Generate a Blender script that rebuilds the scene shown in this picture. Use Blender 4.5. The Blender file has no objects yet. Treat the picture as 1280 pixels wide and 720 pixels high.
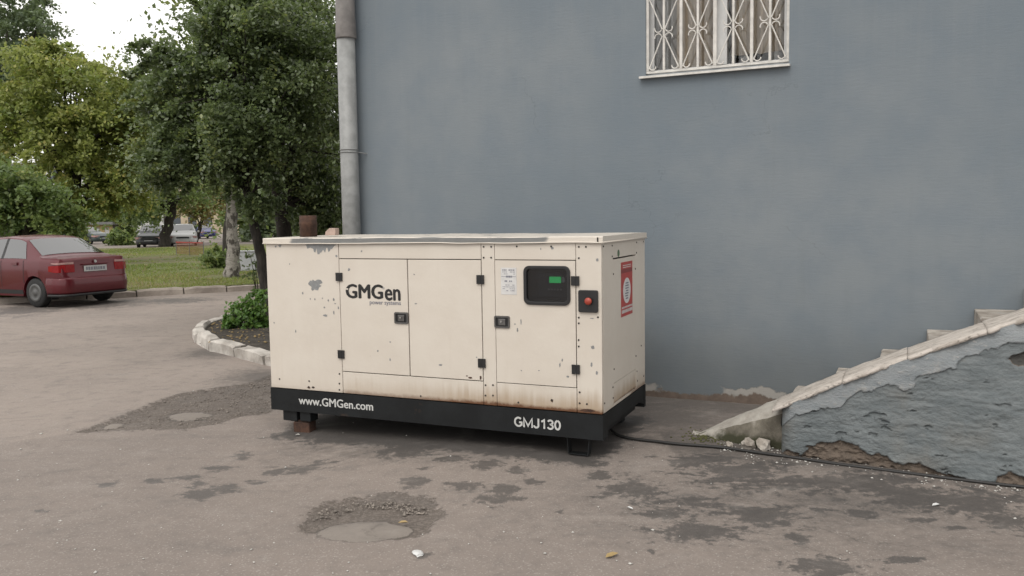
import bpy, bmesh, math, random
import numpy as np
from mathutils import Matrix, Vector
random.seed(4); RNG = np.random.default_rng(4)
scene = bpy.context.scene
COL = scene.collection
# ------------------------------------------------------------------ camera
H = 1.76                                   # eye height above the asphalt
FPX, PITCH, ROLL = 1049.2, 0.0837, -0.0154 # focal length in photo pixels (1280 wide)
F_ = np.array([0, math.cos(PITCH), -math.sin(PITCH)])
U0 = np.array([0, math.sin(PITCH), math.cos(PITCH)]); R0 = np.array([1., 0, 0])
R_ = R0 * math.cos(ROLL) + U0 * math.sin(ROLL)
U_ = U0 * math.cos(ROLL) - R0 * math.sin(ROLL)
cd = bpy.data.cameras.new('camera'); cam = bpy.data.objects.new('camera', cd); COL.objects.link(cam)
cd.sensor_width = 36; cd.lens = 36 * FPX / 1280; cd.clip_start = 0.05; cd.clip_end = 2000
m4 = Matrix.Identity(4)
for i in range(3):
    m4[i][0], m4[i][1], m4[i][2] = R_[i], U_[i], -F_[i]
m4[2][3] = H
cam.matrix_world = m4
scene.camera = cam
# ------------------------------------------------------------------ sky, sun, exposure
SUN_EL, SUN_AZ = math.radians(52), math.radians(205)     # azimuth clockwise from +Y: behind the camera, a little left
world = bpy.data.worlds.new('World'); scene.world = world; world.use_nodes = True
wt = world.node_tree; wt.nodes.clear()
sky = wt.nodes.new('ShaderNodeTexSky'); sky.sky_type = 'NISHITA'; sky.sun_disc = False
sky.sun_elevation = SUN_EL; sky.sun_rotation = SUN_AZ; sky.dust_density = 4; sky.ozone_density = 1
hs = wt.nodes.new('ShaderNodeHueSaturation'); hs.inputs['Saturation'].default_value = 0.12
mx = wt.nodes.new('ShaderNodeMix'); mx.data_type = 'RGBA'; mx.inputs[0].default_value = 0.72
mx.inputs[7].default_value = (12.6, 12.4, 12.1, 1)         # the even cloud layer
bg = wt.nodes.new('ShaderNodeBackground'); bg.inputs['Strength'].default_value = 0.10
wo_ = wt.nodes.new('ShaderNodeOutputWorld')
wt.links.new(sky.outputs[0], hs.inputs['Color']); wt.links.new(hs.outputs[0], mx.inputs[6])
wt.links.new(mx.outputs[2], bg.inputs[0]); wt.links.new(bg.outputs[0], wo_.inputs[0])
sl = bpy.data.lights.new('sun', 'SUN'); sl.energy = 1.0; sl.angle = math.radians(35); sl.color = (1, .95, .87)
sun = bpy.data.objects.new('sun', sl); COL.objects.link(sun)
sd = Vector((math.sin(SUN_AZ) * math.cos(SUN_EL), math.cos(SUN_AZ) * math.cos(SUN_EL), math.sin(SUN_EL)))
sun.rotation_euler = sd.to_track_quat('Z', 'Y').to_euler()
vs = scene.view_settings; vs.view_transform = 'Standard'; vs.look = 'None'; vs.gamma = 1; vs.exposure = 0.45
vs.use_curve_mapping = False
scene.cycles.max_bounces = 7; scene.cycles.diffuse_bounces = 3; scene.cycles.glossy_bounces = 2; scene.cycles.transmission_bounces = 4
# ------------------------------------------------------------------ pixel -> place
def ray(px, py): return F_ + R_ * (px - 640) / FPX - U_ * (py - 360) / FPX
def sstep(a, b, x):
    t = np.clip((np.asarray(x, float) - a) / (b - a), 0, 1); return t * t * (3 - 2 * t)
def gh(x, y):                                # height of the asphalt
    x = np.asarray(x, float); y = np.asarray(y, float)
    return 0.11 * sstep(8.5, 15, y) - 0.06 * np.exp(-((x + 2.0) ** 2 + (y - 6.5) ** 2) / (2 * .8 ** 2))
def G(px, py, up=0.0):                       # where a pixel meets the ground (+up)
    d = ray(px, py); z = 0.
    for _ in range(12):
        t = (H - z) / -d[2]; z = float(gh(d[0] * t, d[1] * t)) + up
    return np.array([d[0] * t, d[1] * t, z])
def at(px, py, depth):                       # a pixel at a known distance
    d = ray(px, py); return np.array([0, 0, H]) + d * depth / d[1]
def on_plane(px, py, o, yaw, off=0.):        # vertical plane through o; returns (along, z)
    n = np.array([-math.sin(yaw), math.cos(yaw)]); ex = np.array([math.cos(yaw), math.sin(yaw)])
    d = ray(px, py); t = (n @ o + off) / (d[:2] @ n); P = np.array([0, 0, H]) + d * t
    return float((P[:2] - o) @ ex), float(P[2])
def vn(x, y, seed=0):                        # value noise -1..1
    x = np.asarray(x, float); y = np.asarray(y, float)
    xi = np.floor(x).astype(np.int64); yi = np.floor(y).astype(np.int64); xf = x - xi; yf = y - yi
    def h(a, b):
        n = (a * 374761393 + b * 668265263 + seed * 1442695041) & 0x7fffffff
        n = ((n ^ (n >> 13)) * 1274126177) & 0x7fffffff
        return ((n ^ (n >> 16)) & 0xffff) / 32767.5 - 1
    u = xf * xf * (3 - 2 * xf); v = yf * yf * (3 - 2 * yf)
    return (h(xi, yi) * (1 - u) + h(xi + 1, yi) * u) * (1 - v) + (h(xi, yi + 1) * (1 - u) + h(xi + 1, yi + 1) * u) * v
def fbm(x, y, seed=0, o=4):
    s = 0; a = .5
    for i in range(o): s = s + a * vn(x * 2 ** i, y * 2 ** i, seed + i); a *= .5
    return s
# ------------------------------------------------------------------ materials
MATS = {}
class NT:
    def __init__(s, name):
        s.m = bpy.data.materials.new(name); s.m.use_nodes = True; s.t = s.m.node_tree; s.t.nodes.clear()
        s.out = s.n('ShaderNodeOutputMaterial'); MATS[name] = s.m
    def n(s, ty, **kw):
        x = s.t.nodes.new(ty)
        for k, v in kw.items(): setattr(x, k, v)
        return x
    def put(s, inp, v):
        if isinstance(v, bpy.types.NodeSocket): s.t.links.new(v, inp)
        elif isinstance(v, (tuple, list)) and len(v) == 3 and inp.type == 'RGBA': inp.default_value = (*v, 1)
        else: inp.default_value = v
    def math(s, op, a, b=0., clamp=False):
        x = s.n('ShaderNodeMath', operation=op, use_clamp=clamp); s.put(x.inputs[0], a); s.put(x.inputs[1], b); return x.outputs[0]
    def mix(s, f, a, b, mode='MIX'):
        x = s.n('ShaderNodeMix', data_type='RGBA', blend_type=mode); s.put(x.inputs[0], f); s.put(x.inputs[6], a); s.put(x.inputs[7], b); return x.outputs[2]
    def coord(s, which='Object', scale=None):
        c = s.n('ShaderNodeTexCoord').outputs[which]
        if scale:
            mp = s.n('ShaderNodeMapping'); mp.inputs['Scale'].default_value = scale; s.t.links.new(c, mp.inputs[0]); c = mp.outputs[0]
        return c
    def noise(s, scale, detail=4, rough=.55, vec=None, out=0, dist=0.):
        x = s.n('ShaderNodeTexNoise'); x.inputs['Scale'].default_value = scale; x.inputs['Detail'].default_value = detail
        x.inputs['Roughness'].default_value = rough; x.inputs['Distortion'].default_value = dist
        if vec is not None: s.t.links.new(vec, x.inputs['Vector'])
        return x.outputs[out]
    def vor(s, scale, vec=None, out=0):
        x = s.n('ShaderNodeTexVoronoi'); x.inputs['Scale'].default_value = scale
        if vec is not None: s.t.links.new(vec, x.inputs['Vector'])
        return x.outputs[out]
    def ramp(s, v, lo, hi, a=0., b=1.):
        x = s.n('ShaderNodeMapRange', interpolation_type='SMOOTHSTEP'); s.put(x.inputs[0], v)
        x.inputs[1].default_value = lo; x.inputs[2].default_value = hi; x.inputs[3].default_value = a; x.inputs[4].default_value = b
        return x.outputs[0]
    def attr(s, name): return s.n('ShaderNodeAttribute', attribute_name=name).outputs['Fac']
    def sep(s, vec):
        x = s.n('ShaderNodeSeparateXYZ'); s.t.links.new(vec, x.inputs[0]); return x.outputs
    def bump(s, h, dist=.01, strength=1., normal=None):
        x = s.n('ShaderNodeBump'); s.put(x.inputs['Height'], h); x.inputs['Distance'].default_value = dist; x.inputs['Strength'].default_value = strength
        if normal is not None: s.t.links.new(normal, x.inputs['Normal'])
        return x.outputs[0]
    def bsdf(s, color, rough=.6, metal=0., normal=None, alb=.73, **kw):
        b = s.n('ShaderNodeBsdfPrincipled')
        if alb != 1: color = s.mix(1., color, (alb, alb, alb), 'MULTIPLY')     # colours below are noted on a 1.37x scale
        s.put(b.inputs['Base Color'], color); s.put(b.inputs['Roughness'], rough); s.put(b.inputs['Metallic'], metal)
        if normal is not None: s.t.links.new(normal, b.inputs['Normal'])
        for k, v in kw.items(): s.put(b.inputs[k.replace('_', ' ')], v)
        s.t.links.new(b.outputs[0], s.out.inputs[0]); return b
def plain(name, col, rough=.6, metal=0., var=.12, scale=18, bump=0.0, **kw):
    t = NT(name); c = t.coord(); nz = t.noise(scale, 5, .6, c)
    f = t.ramp(nz, .3, .7, 1 - var, 1 + var)
    cm = t.n('ShaderNodeVectorMath', operation='SCALE'); cm.inputs[0].default_value = col; t.t.links.new(f, cm.inputs[3])
    nrm = t.bump(nz, bump) if bump else None
    t.bsdf(cm.outputs[0], t.ramp(nz, .2, .8, max(rough - .08, 0.02), min(rough + .08, 1)), metal, nrm, **kw)
    return t.m
# asphalt
t = NT('asphalt'); c = t.coord()
n1 = t.noise(.55, 5, .6, c); n2 = t.noise(7, 6, .65, c); n3 = t.noise(70, 4, .7, c); vo = t.vor(130, c, 1)
tone = t.ramp(t.math('ADD', t.attr('tone'), t.math('MULTIPLY', t.math('SUBTRACT', n2, .5), .8)), -.05, .12)
base = t.mix(tone, (.282, .236, .206), (.356, .298, .258))
base = t.mix(t.ramp(n1, .3, .72), base, t.mix(.4, base, (.19, .162, .145)))
base = t.mix(t.ramp(n2, .48, .75, 0, .55), base, (.17, .145, .13))
base = t.mix(t.ramp(n3, .52, .8, 0, .55), base, (.13, .115, .105))
sp = t.n('ShaderNodeSeparateColor'); t.t.links.new(vo, sp.inputs[0])
base = t.mix(t.ramp(sp.outputs[0], .86, 1., 0, .55), base, (.45, .41, .37))
fine = t.math('SUBTRACT', t.math('ADD', t.math('MULTIPLY', t.noise(16, 7, .72, c), .5), t.math('MULTIPLY', t.noise(3.2, 7, .7, t.coord('Object', (1, 1.7, 1)), dist=.6), .5)), .5)
stain = t.ramp(t.math('ADD', t.attr('stain'), t.math('MULTIPLY', fine, 7.)), .0, .45)  # asphalt stains, plus the contact shade painted under the generator
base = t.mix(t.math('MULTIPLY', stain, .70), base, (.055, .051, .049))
dirt = t.ramp(t.math('ADD', t.attr('dirt'), t.math('MULTIPLY', fine, 3.)), -.3, .8)  # ground dirt; beneath the generator it is painted shade
base = t.mix(t.math('MULTIPLY', dirt, .66), base, (.062, .056, .052))
pat = t.ramp(t.math('ADD', t.attr('broken'), t.math('MULTIPLY', fine, 4.5)), -.1, .25)
grav = t.vor(75, c, 1); gs = t.n('ShaderNodeSeparateColor'); t.t.links.new(grav, gs.inputs[0])
pcol = t.mix(t.ramp(gs.outputs[0], .35, 1, 0, .6), t.mix(n2, (.085, .069, .058), (.165, .135, .115)), (.25, .215, .185))
base = t.mix(t.math('MULTIPLY', pat, .93), base, pcol)
slab = t.ramp(t.math('ADD', t.attr('slab'), t.math('MULTIPLY', fine, 2.2)), -.06, .12)
rim = t.math('MULTIPLY', t.ramp(t.math('ADD', t.attr('slab'), t.math('MULTIPLY', fine, 2.2)), -.22, -.08), t.math('SUBTRACT', 1., slab))
base = t.mix(t.math('MULTIPLY', rim, .5), base, (.07, .062, .055))
base = t.mix(slab, base, t.mix(n2, (.23, .20, .175), (.31, .27, .235)))
vcr = t.n('ShaderNodeTexVoronoi', feature='DISTANCE_TO_EDGE'); vcr.inputs['Scale'].default_value = .34
dv_ = t.n('ShaderNodeVectorMath', operation='ADD'); t.t.links.new(c, dv_.inputs[0]); t.t.links.new(t.noise(1.3, 6, .65, c, out=1), dv_.inputs[1]); t.t.links.new(dv_.outputs[0], vcr.inputs['Vector'])
ck = t.math('MULTIPLY', t.ramp(vcr.outputs[0], .001, .006, 1, 0), t.ramp(t.noise(.7, 3, .5, c), .54, .66))
base = t.mix(t.math('MULTIPLY', ck, .3), base, (.06, .055, .05))
mot = t.noise(1.6, 8, .72, t.coord('Object', (1, 1.6, 1)), dist=.5)
base = t.mix(t.ramp(mot, .5, .74, 0, .5), base, (.15, .135, .125)); base = t.mix(t.ramp(mot, .48, .3, 0, .25), base, (.40, .36, .325))
hgt = t.math('ADD', t.math('MULTIPLY', n3, .6), t.math('MULTIPLY', n2, .9))
hgt = t.math('ADD', hgt, t.math('MULTIPLY', t.math('MULTIPLY', gs.outputs[1], pat), 1.6))
t.bsdf(base, t.math('SUBTRACT', .93, t.math('MULTIPLY', stain, .25)), 0, t.bump(hgt, .006, .75))
# building render
t = NT('wall_paint'); c = t.coord(); xyz = t.sep(c)
big = t.noise(.38, 5, .55, c); med = t.noise(2.2, 6, .6, c); streak = t.noise(1.3, 6, .6, t.coord('Object', (7, 7, .5)))
trow = t.noise(9, 6, .65, t.coord('Object', (1, 1, 6))); fin = t.noise(110, 3, .7, c)
col = t.mix(t.ramp(big, .32, .68), (.180, .216, .246), (.240, .268, .288))
col = t.mix(t.ramp(med, .35, .75, 0, .5), col, (.160, .202, .244))
col = t.mix(t.ramp(streak, .5, .8, 0, .14), col, (.155, .175, .185))
col = t.mix(t.ramp(t.noise(5.5, 5, .6, c), .66, .78, 0, .3), col, (.30, .32, .325))
zz = t.math('SUBTRACT', xyz[2], t.math('MULTIPLY', t.noise(4, 6, .65, c), .26))
col = t.mix(t.ramp(zz, .1, .75, .5, 0), col, (.12, .13, .13))
low = t.ramp(zz, -.075, -.05, 1, 0); mid_ = t.math('MULTIPLY', t.ramp(zz, .0, .02, 1, 0), t.ramp(t.noise(2.6, 4, .6, c), .46, .52))
col = t.mix(mid_, col, t.mix(t.ramp(med, .45, .6), (.40, .38, .35), (.22, .23, .23)))
col = t.mix(low, col, t.mix(t.noise(14, 5, .6, c), (.07, .05, .04), (.25, .19, .15)))
edge = t.math('ADD', xyz[0], t.math('MULTIPLY', t.noise(9, 6, .7, c), .16))
col = t.mix(t.ramp(edge, .085, .105, 1, 0), col, (.34, .345, .34))
vcr = t.n('ShaderNodeTexVoronoi', feature='DISTANCE_TO_EDGE'); vcr.inputs['Scale'].default_value = .42
dv_ = t.n('ShaderNodeVectorMath', operation='ADD'); t.t.links.new(c, dv_.inputs[0]); t.t.links.new(t.noise(1.7, 5, .6, c, out=1), dv_.inputs[1]); t.t.links.new(dv_.outputs[0], vcr.inputs['Vector'])
ck = t.math('MULTIPLY', t.ramp(vcr.outputs[0], .0005, .0035, 1, 0), t.ramp(t.noise(.9, 3, .5, c), .5, .62))
col = t.mix(t.math('MULTIPLY', ck, .2), col, (.07, .075, .08))
drip = t.math('MULTIPLY', t.noise(1., 5, .65, t.coord('Object', (16, 16, .35))), t.ramp(xyz[2], 1.6, 3.1))
col = t.mix(t.ramp(drip, .45, .7, 0, .09), col, (.29, .31, .315))
hh = t.math('ADD', t.math('MULTIPLY', trow, 1.), t.math('MULTIPLY', fin, .35))
hh = t.math('SUBTRACT', hh, t.math('MULTIPLY', mid_, 1.2))
t.bsdf(col, .82, 0, t.bump(hh, .006, .28))
# stair cheek (zone attribute: 0 smooth render, 1 worn paint, 2 bare masonry, 3 pale coping/chips)
t = NT('cheek_paint'); c = t.coord(); z = t.attr('zone')
nn = t.noise(5, 6, .65, t.coord('Object', (1, 1, 3.2))); n2 = t.noise(22, 6, .7, t.coord('Object', (1, 1, 2.2)))
smooth = t.mix(t.ramp(nn, .35, .7), (.31, .33, .34), (.225, .25, .265)); smooth = t.mix(t.ramp(n2, .56, .7, 0, .6), smooth, (.46, .44, .41)); smooth = t.mix(t.ramp(t.noise(4, 6, .7, c), .55, .7, 0, .55), smooth, (.42, .40, .37))
worn = t.mix(t.ramp(nn, .35, .68), (.145, .165, .172), (.205, .226, .232)); worn = t.mix(t.ramp(n2, .6, .74, 0, .6), worn, (.075, .078, .076)); worn = t.mix(t.ramp(t.noise(1.6, 6, .65, c), .5, .75, 0, .6), worn, (.22, .205, .18))
worn = t.mix(t.ramp(t.noise(3, 6, .7, c), .62, .74, 0, .5), worn, (.33, .31, .28))
bare = t.mix(t.noise(17, 7, .7, c), (.05, .04, .032), (.26, .20, .155))
col = t.mix(t.ramp(z, .45, .55), smooth, worn); col = t.mix(t.ramp(z, 1.45, 1.55), col, bare); col = t.mix(t.ramp(z, 2.45, 2.55), col, t.mix(n2, (.03, .03, .028), (.11, .105, .095)))
t.bsdf(col, .85, 0, t.bump(t.math('ADD', n2, t.math('MULTIPLY', t.noise(70, 5, .7, c), .6)), .012, .9))
t = NT('old_concrete'); c = t.coord(); n1 = t.noise(6, 7, .65, c); n2 = t.noise(40, 5, .7, c)
col = t.mix(t.ramp(n1, .32, .66), (.30, .26, .22), (.58, .53, .47)); col = t.mix(t.ramp(n2, .58, .74, 0, .6), col, (.17, .15, .13))
col = t.mix(t.ramp(t.noise(2.4, 5, .6, c), .55, .72, 0, .5), col, (.36, .37, .37))
t.bsdf(col, .9, 0, t.bump(t.math('ADD', n1, n2), .008, .8))
t = NT('coping_concrete'); c = t.coord(); n1 = t.noise(7, 7, .65, t.coord('Object', (1, 3, 1))); n2 = t.noise(40, 5, .7, c)
col = t.mix(t.ramp(n1, .3, .6), (.42, .37, .32), (.66, .60, .54)); col = t.mix(t.ramp(n2, .6, .72, 0, .55), col, (.2, .175, .15))
crk = t.ramp(t.noise(3.2, 6, .6, t.coord('Object', (1.2, 4, 1.2)), dist=.4), .492, .506); crk2 = t.math('SUBTRACT', 1., t.math('ABSOLUTE', t.math('SUBTRACT', t.math('MULTIPLY', crk, 2.), 1.)))
col = t.mix(t.math('MULTIPLY', crk2, .8), col, (.09, .08, .07))
t.bsdf(col, .9, 0, t.bump(t.math('SUBTRACT', t.math('ADD', n1, n2), crk2), .008, .8))
t = NT('toe_concrete'); c = t.coord(); n1 = t.noise(7, 7, .65, c); n2 = t.noise(40, 5, .7, c)
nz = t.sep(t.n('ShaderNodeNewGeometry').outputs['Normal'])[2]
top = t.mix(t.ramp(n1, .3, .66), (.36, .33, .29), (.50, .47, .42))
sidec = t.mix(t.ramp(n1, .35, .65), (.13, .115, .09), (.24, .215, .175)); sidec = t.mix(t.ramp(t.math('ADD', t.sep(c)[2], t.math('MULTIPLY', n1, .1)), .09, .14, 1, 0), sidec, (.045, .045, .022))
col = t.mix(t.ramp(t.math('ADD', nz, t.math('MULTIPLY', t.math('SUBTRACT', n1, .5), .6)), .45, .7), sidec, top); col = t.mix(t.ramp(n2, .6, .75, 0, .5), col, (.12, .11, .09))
t.bsdf(col, .9, 0, t.bump(t.math('ADD', n1, n2), .008, .8))
# generator paint
def paint(name, rust):
    t = NT(name); c = t.coord(); xyz = t.sep(c)
    n1 = t.noise(2.2, 5, .6, c); n2 = t.noise(24, 6, .7, c)
    mp = t.n('ShaderNodeMapping'); mp.inputs['Scale'].default_value = (26, 26, 1.1); t.t.links.new(c, mp.inputs[0])
    st = t.noise(1., 5, .6, mp.outputs[0])
    col = t.mix(t.ramp(n1, .3, .7), (.72, .65, .565), (.765, .70, .615))
    col = t.mix(t.ramp(st, .55, .85, 0, .12), col, (.50, .40, .30))
    col = t.mix(t.ramp(n2, .64, .8, 0, .5), col, (.42, .35, .28))
    col = t.mix(t.ramp(t.noise(1.3, 6, .65, c), .5, .78, 0, .3), col, (.56, .49, .41))
    if rust:
        zr = t.math('SUBTRACT', xyz[2], t.math('MULTIPLY', st, .17)); zr = t.math('SUBTRACT', zr, t.math('MULTIPLY', n1, .16))
        wx = t.math('ADD', t.math('MULTIPLY', t.ramp(xyz[0], .7, .8), .4), t.math('MULTIPLY', t.ramp(xyz[0], 1.3, 2.1), .5)); wx = t.math('ADD', wx, .12)
        col = t.mix(t.math('MULTIPLY', t.ramp(zr, .18, .34, .75, 0), wx), col, (.40, .28, .17))
        zr2 = t.math('SUBTRACT', xyz[2], t.math('MULTIPLY', n2, .05)); zr2 = t.math('SUBTRACT', zr2, t.math('MULTIPLY', n1, .04))
        col = t.mix(t.math('MULTIPLY', t.ramp(zr2, .290, .330, 1.2, 0), wx, True), col, (.15, .065, .028))
    t.bsdf(col, .5, 0, t.bump(n1, .014, .5), Coat_Weight=.08)
paint('cream_paint', False); paint('cream_paint_rusty', True)
t = NT('lid_paint'); c = t.coord(); xyz = t.sep(c); n1 = t.noise(5, 6, .65, t.coord('Object', (1, 3, 6))); nz = t.sep(t.n('ShaderNodeNewGeometry').outputs['Normal'])[2]
worn_x = t.math('MULTIPLY', t.ramp(t.math('ADD', xyz[0], t.math('MULTIPLY', n1, .12)), .32, .36), t.ramp(t.math('ADD', xyz[0], t.math('MULTIPLY', n1, .1)), 2.60, 2.64, 1, 0))
top_ = t.ramp(nz, .6, .8)
mk = t.math('MULTIPLY', worn_x, t.math('ADD', t.math('MULTIPLY', t.ramp(n1, .30, .36), t.math('SUBTRACT', 1., top_)), t.math('MULTIPLY', t.ramp(n1, .56, .62), top_)))
col = t.mix(mk, (.76, .695, .61), t.mix(t.noise(20, 5, .6, c), (.17, .175, .175), (.27, .27, .26)))
t.bsdf(col, .4, 0, t.bump(n1, .01, .5))
t = NT('skid_paint'); c = t.coord(); n1 = t.noise(4, 6, .65, c); n2 = t.noise(35, 5, .7, c)
col = t.mix(t.ramp(n1, .35, .7), (.006, .007, .008), (.012, .014, .0155)); col = t.mix(t.ramp(n2, .64, .8, 0, .4), col, (.07, .06, .05))
col = t.mix(t.ramp(t.noise(2.2, 5, .7, c), .66, .74, 0, .45), col, (.09, .05, .03))
t.bsdf(col, .62, 0, t.bump(n2, .002, .5), Specular_IOR_Level=.3)
t = NT('rust'); c = t.coord(); n1 = t.noise(14, 6, .7, c)
t.bsdf(t.mix(t.ramp(n1, .3, .7), (.036, .017, .011), (.105, .05, .03)), .9, 0, t.bump(n1, .004))
plain('primer_grey', (.27, .275, .275), .65, var=.15, scale=30)
plain('seam_dark', (.02, .018, .016), .8)
plain('black_plastic', (.014, .014, .015), .42, var=.2)
plain('steel_latch', (.19, .185, .18), .38, .8)
plain('white_vinyl', (.72, .71, .70), .45, var=.06); plain('ink_grey', (.22, .22, .26), .6); plain('ink_black', (.012, .012, .012), .5)
plain('letter_white', (.62, .62, .60), .5, var=.1, scale=60); plain('sticker_red', (.46, .06, .05), .45, var=.1, scale=10); plain('sticker_maroon', (.26, .045, .04), .5)
plain('button_red', (.42, .06, .035), .4); plain('panel_grey', (.06, .068, .08), .5); plain('sticker_green', (.10, .16, .09), .6)
t = NT('lcd'); b = t.bsdf((.01, .09, .03), .3); b.inputs['Emission Color'].default_value = (.03, .5, .12, 1); b.inputs['Emission Strength'].default_value = .8
def glassy(name, tint, gl=.06):
    t = NT(name); tr = t.n('ShaderNodeBsdfTransparent'); tr.inputs[0].default_value = (*tint, 1)
    g = t.n('ShaderNodeBsdfGlossy'); g.inputs['Roughness'].default_value = .03
    fr = t.n('ShaderNodeFresnel'); fr.inputs[0].default_value = 1.5
    ms = t.n('ShaderNodeMixShader'); t.put(ms.inputs[0], t.math('ADD', fr.outputs[0], gl, True)); t.t.links.new(tr.outputs[0], ms.inputs[1]); t.t.links.new(g.outputs[0], ms.inputs[2])
    t.t.links.new(ms.outputs[0], t.out.inputs[0])
glassy('smoked_glass', (.62, .64, .67), .02); glassy('window_glass', (.94, .95, .95), .0); glassy('car_glass', (.16, .18, .18), .2)
plain('white_paint', (.72, .695, .65), .5, var=.14, scale=14); plain('pvc', (.72, .72, .71), .4, var=.04)
plain('pipe_grey', (.30, .305, .30), .5, var=.16, scale=9, bump=.002); plain('pipe_zinc', (.22, .205, .195), .55, var=.25, scale=7)
plain('room_wall', (.10, .085, .07), .9); plain('curtain', (.80, .66, .52), .9, var=.12, scale=5); plain('curtain_dark', (.55, .52, .50), .9, var=.2, scale=4)
plain('rubber', (.014, .014, .014), .75); plain('cable_rubber', (.02, .019, .018), .6)
t = NT('kerb_concrete'); c = t.n('ShaderNodeNewGeometry').outputs['Position']; n1 = t.noise(3.5, 7, .65, c); n2 = t.noise(45, 5, .7, c)
col = t.mix(t.ramp(n1, .34, .62), (.40, .365, .325), (.68, .635, .58)); col = t.mix(t.ramp(n2, .58, .75, 0, .6), col, (.20, .18, .16))
t.bsdf(col, .9, 0, t.bump(t.math('ADD', n1, n2), .01, .8))
t = NT('kerb_grey'); c = t.n('ShaderNodeNewGeometry').outputs['Position']; n1 = t.noise(2.5, 7, .65, c)
t.bsdf(t.mix(t.ramp(n1, .34, .66), (.30, .255, .22), (.48, .42, .365)), .9, 0, t.bump(n1, .01, .8))
t = NT('soil'); c = t.coord(); n1 = t.noise(9, 8, .7, c)
t.bsdf(t.mix(t.ramp(n1, .3, .7), (.030, .024, .018), (.095, .078, .06)), .95, 0, t.bump(n1, .05, 1))
t = NT('lawn_soil'); c = t.coord(); n1 = t.noise(.35, 6, .6, c); n2 = t.noise(6, 5, .7, c)
col = t.mix(t.ramp(n1, .35, .65), (.15, .18, .05), (.21, .18, .08)); col = t.mix(t.ramp(n2, .5, .75, 0, .6), col, (.075, .085, .025))
t.bsdf(col, .95, 0, t.bump(n2, .05, 1))
plain('plaster_chip', (.62, .60, .56), .9); plain('pebble', (.26, .225, .195), .9, var=.4, scale=8); plain('paper', (.70, .70, .69), .6); plain('dry_leaf', (.42, .30, .13), .7)
plain('brick_pink', (.50, .37, .31), .9, bump=.004)
def leafmat(name, a, b, y, rough=.45, trans=.28):
    t = NT(name); tint = t.attr('tint')
    col = t.mix(t.ramp(tint, 0., .65), a, b); col = t.mix(t.ramp(tint, .72, 1.), col, y)
    bs = t.bsdf(col, rough, alb=1.); bs.inputs['Specular IOR Level'].default_value = .5
    tr = t.n('ShaderNodeBsdfTranslucent'); t.t.links.new(t.mix(.5, col, (.16, .22, .03), 'ADD'), tr.inputs[0])
    ms = t.n('ShaderNodeMixShader'); ms.inputs[0].default_value = trans
    t.t.links.new(bs.outputs[0], ms.inputs[1]); t.t.links.new(tr.outputs[0], ms.inputs[2]); t.t.links.new(ms.outputs[0], t.out.inputs[0])
leafmat('leaf_dark', (.056, .080, .038), (.110, .145, .066), (.23, .26, .08), .34, .38)
leafmat('leaf_yellow', (.115, .16, .042), (.23, .255, .07), (.40, .34, .10), .5, .42)
leafmat('leaf_mid', (.075, .12, .042), (.155, .205, .07), (.29, .29, .095), .5, .4)
leafmat('leaf_blue', (.08, .115, .065), (.125, .165, .09), (.17, .20, .08), .5)
leafmat('leaf_fresh', (.055, .12, .028), (.115, .21, .05), (.24, .30, .09), .4, .4)
leafmat('leaf_brown', (.12, .11, .035), (.20, .165, .055), (.28, .21, .08), .5)
leafmat('grass_blade', (.12, .16, .04), (.20, .235, .065), (.30, .25, .11), .6, .4)
t = NT('bark'); c = t.coord('Object', (1, 1, .25)); n1 = t.noise(16, 6, .7, c)
t.bsdf(t.mix(t.ramp(n1, .3, .7), (.018, .015, .012), (.065, .055, .045)), .95, 0, t.bump(n1, .02))
t = NT('birch_bark'); n1 = t.noise(5, 6, .7, t.coord('Object', (1, 1, .7))); n2 = t.noise(9, 5, .6, t.coord('Object', (1, 1, 3)))
col = t.mix(t.ramp(n2, .35, .7), (.42, .39, .35), (.26, .235, .21)); col = t.mix(t.ramp(n1, .50, .57, 0, .9), col, (.07, .06, .05))
t.bsdf(col, .9, 0, t.bump(n1, .03))
def carpaint(name, col, metal=.25):
    t = NT(name); n = t.noise(3, 4, .6, t.coord()); 
    t.bsdf(t.mix(t.ramp(n, .4, .7, 0, .18), col, tuple(x * .6 + .02 for x in col)), .38, metal, Coat_Weight=.35, Coat_Roughness=.06)
carpaint('red_paint', (.12, .006, .013), .3); carpaint('dark_car_paint', (.03, .032, .036)); carpaint('white_car_paint', (.66, .66, .65), 0); carpaint('blue_car_paint', (.04, .045, .17)); carpaint('silver_car_paint', (.45, .46, .46))
carpaint('darkgreen_car_paint', (.03, .05, .05))
plain('tail_lens', (.30, .012, .016), .12, var=.1); plain('lamp_clear', (.50, .30, .28), .15); plain('chrome', (.7, .7, .7), .2, .9); plain('hubcap', (.11, .11, .108), .5, .2); plain('plate_white', (.55, .56, .55), .5); plain('car_trim', (.022, .022, .023), .6)
plain('facade_yellow', (.48, .36, .17), .85, scale=2); plain('facade_beige', (.52, .43, .31), .85, scale=1); plain('facade_pale', (.66, .66, .64), .85, scale=1); plain('roof_grey', (.25, .25, .25), .8); plain('far_glass', (.07, .085, .10), .15)
plain('net_orange', (.36, .15, .08), .7); plain('tape_red', (.55, .06, .04), .6); plain('post_grey', (.2, .2, .19), .6); plain('cabinet_white', (.62, .63, .66), .5, var=.05)
plain('moss', (.10, .10, .035), .95, scale=30); plain('seat_dark', (.05, .05, .05), .9)
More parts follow.
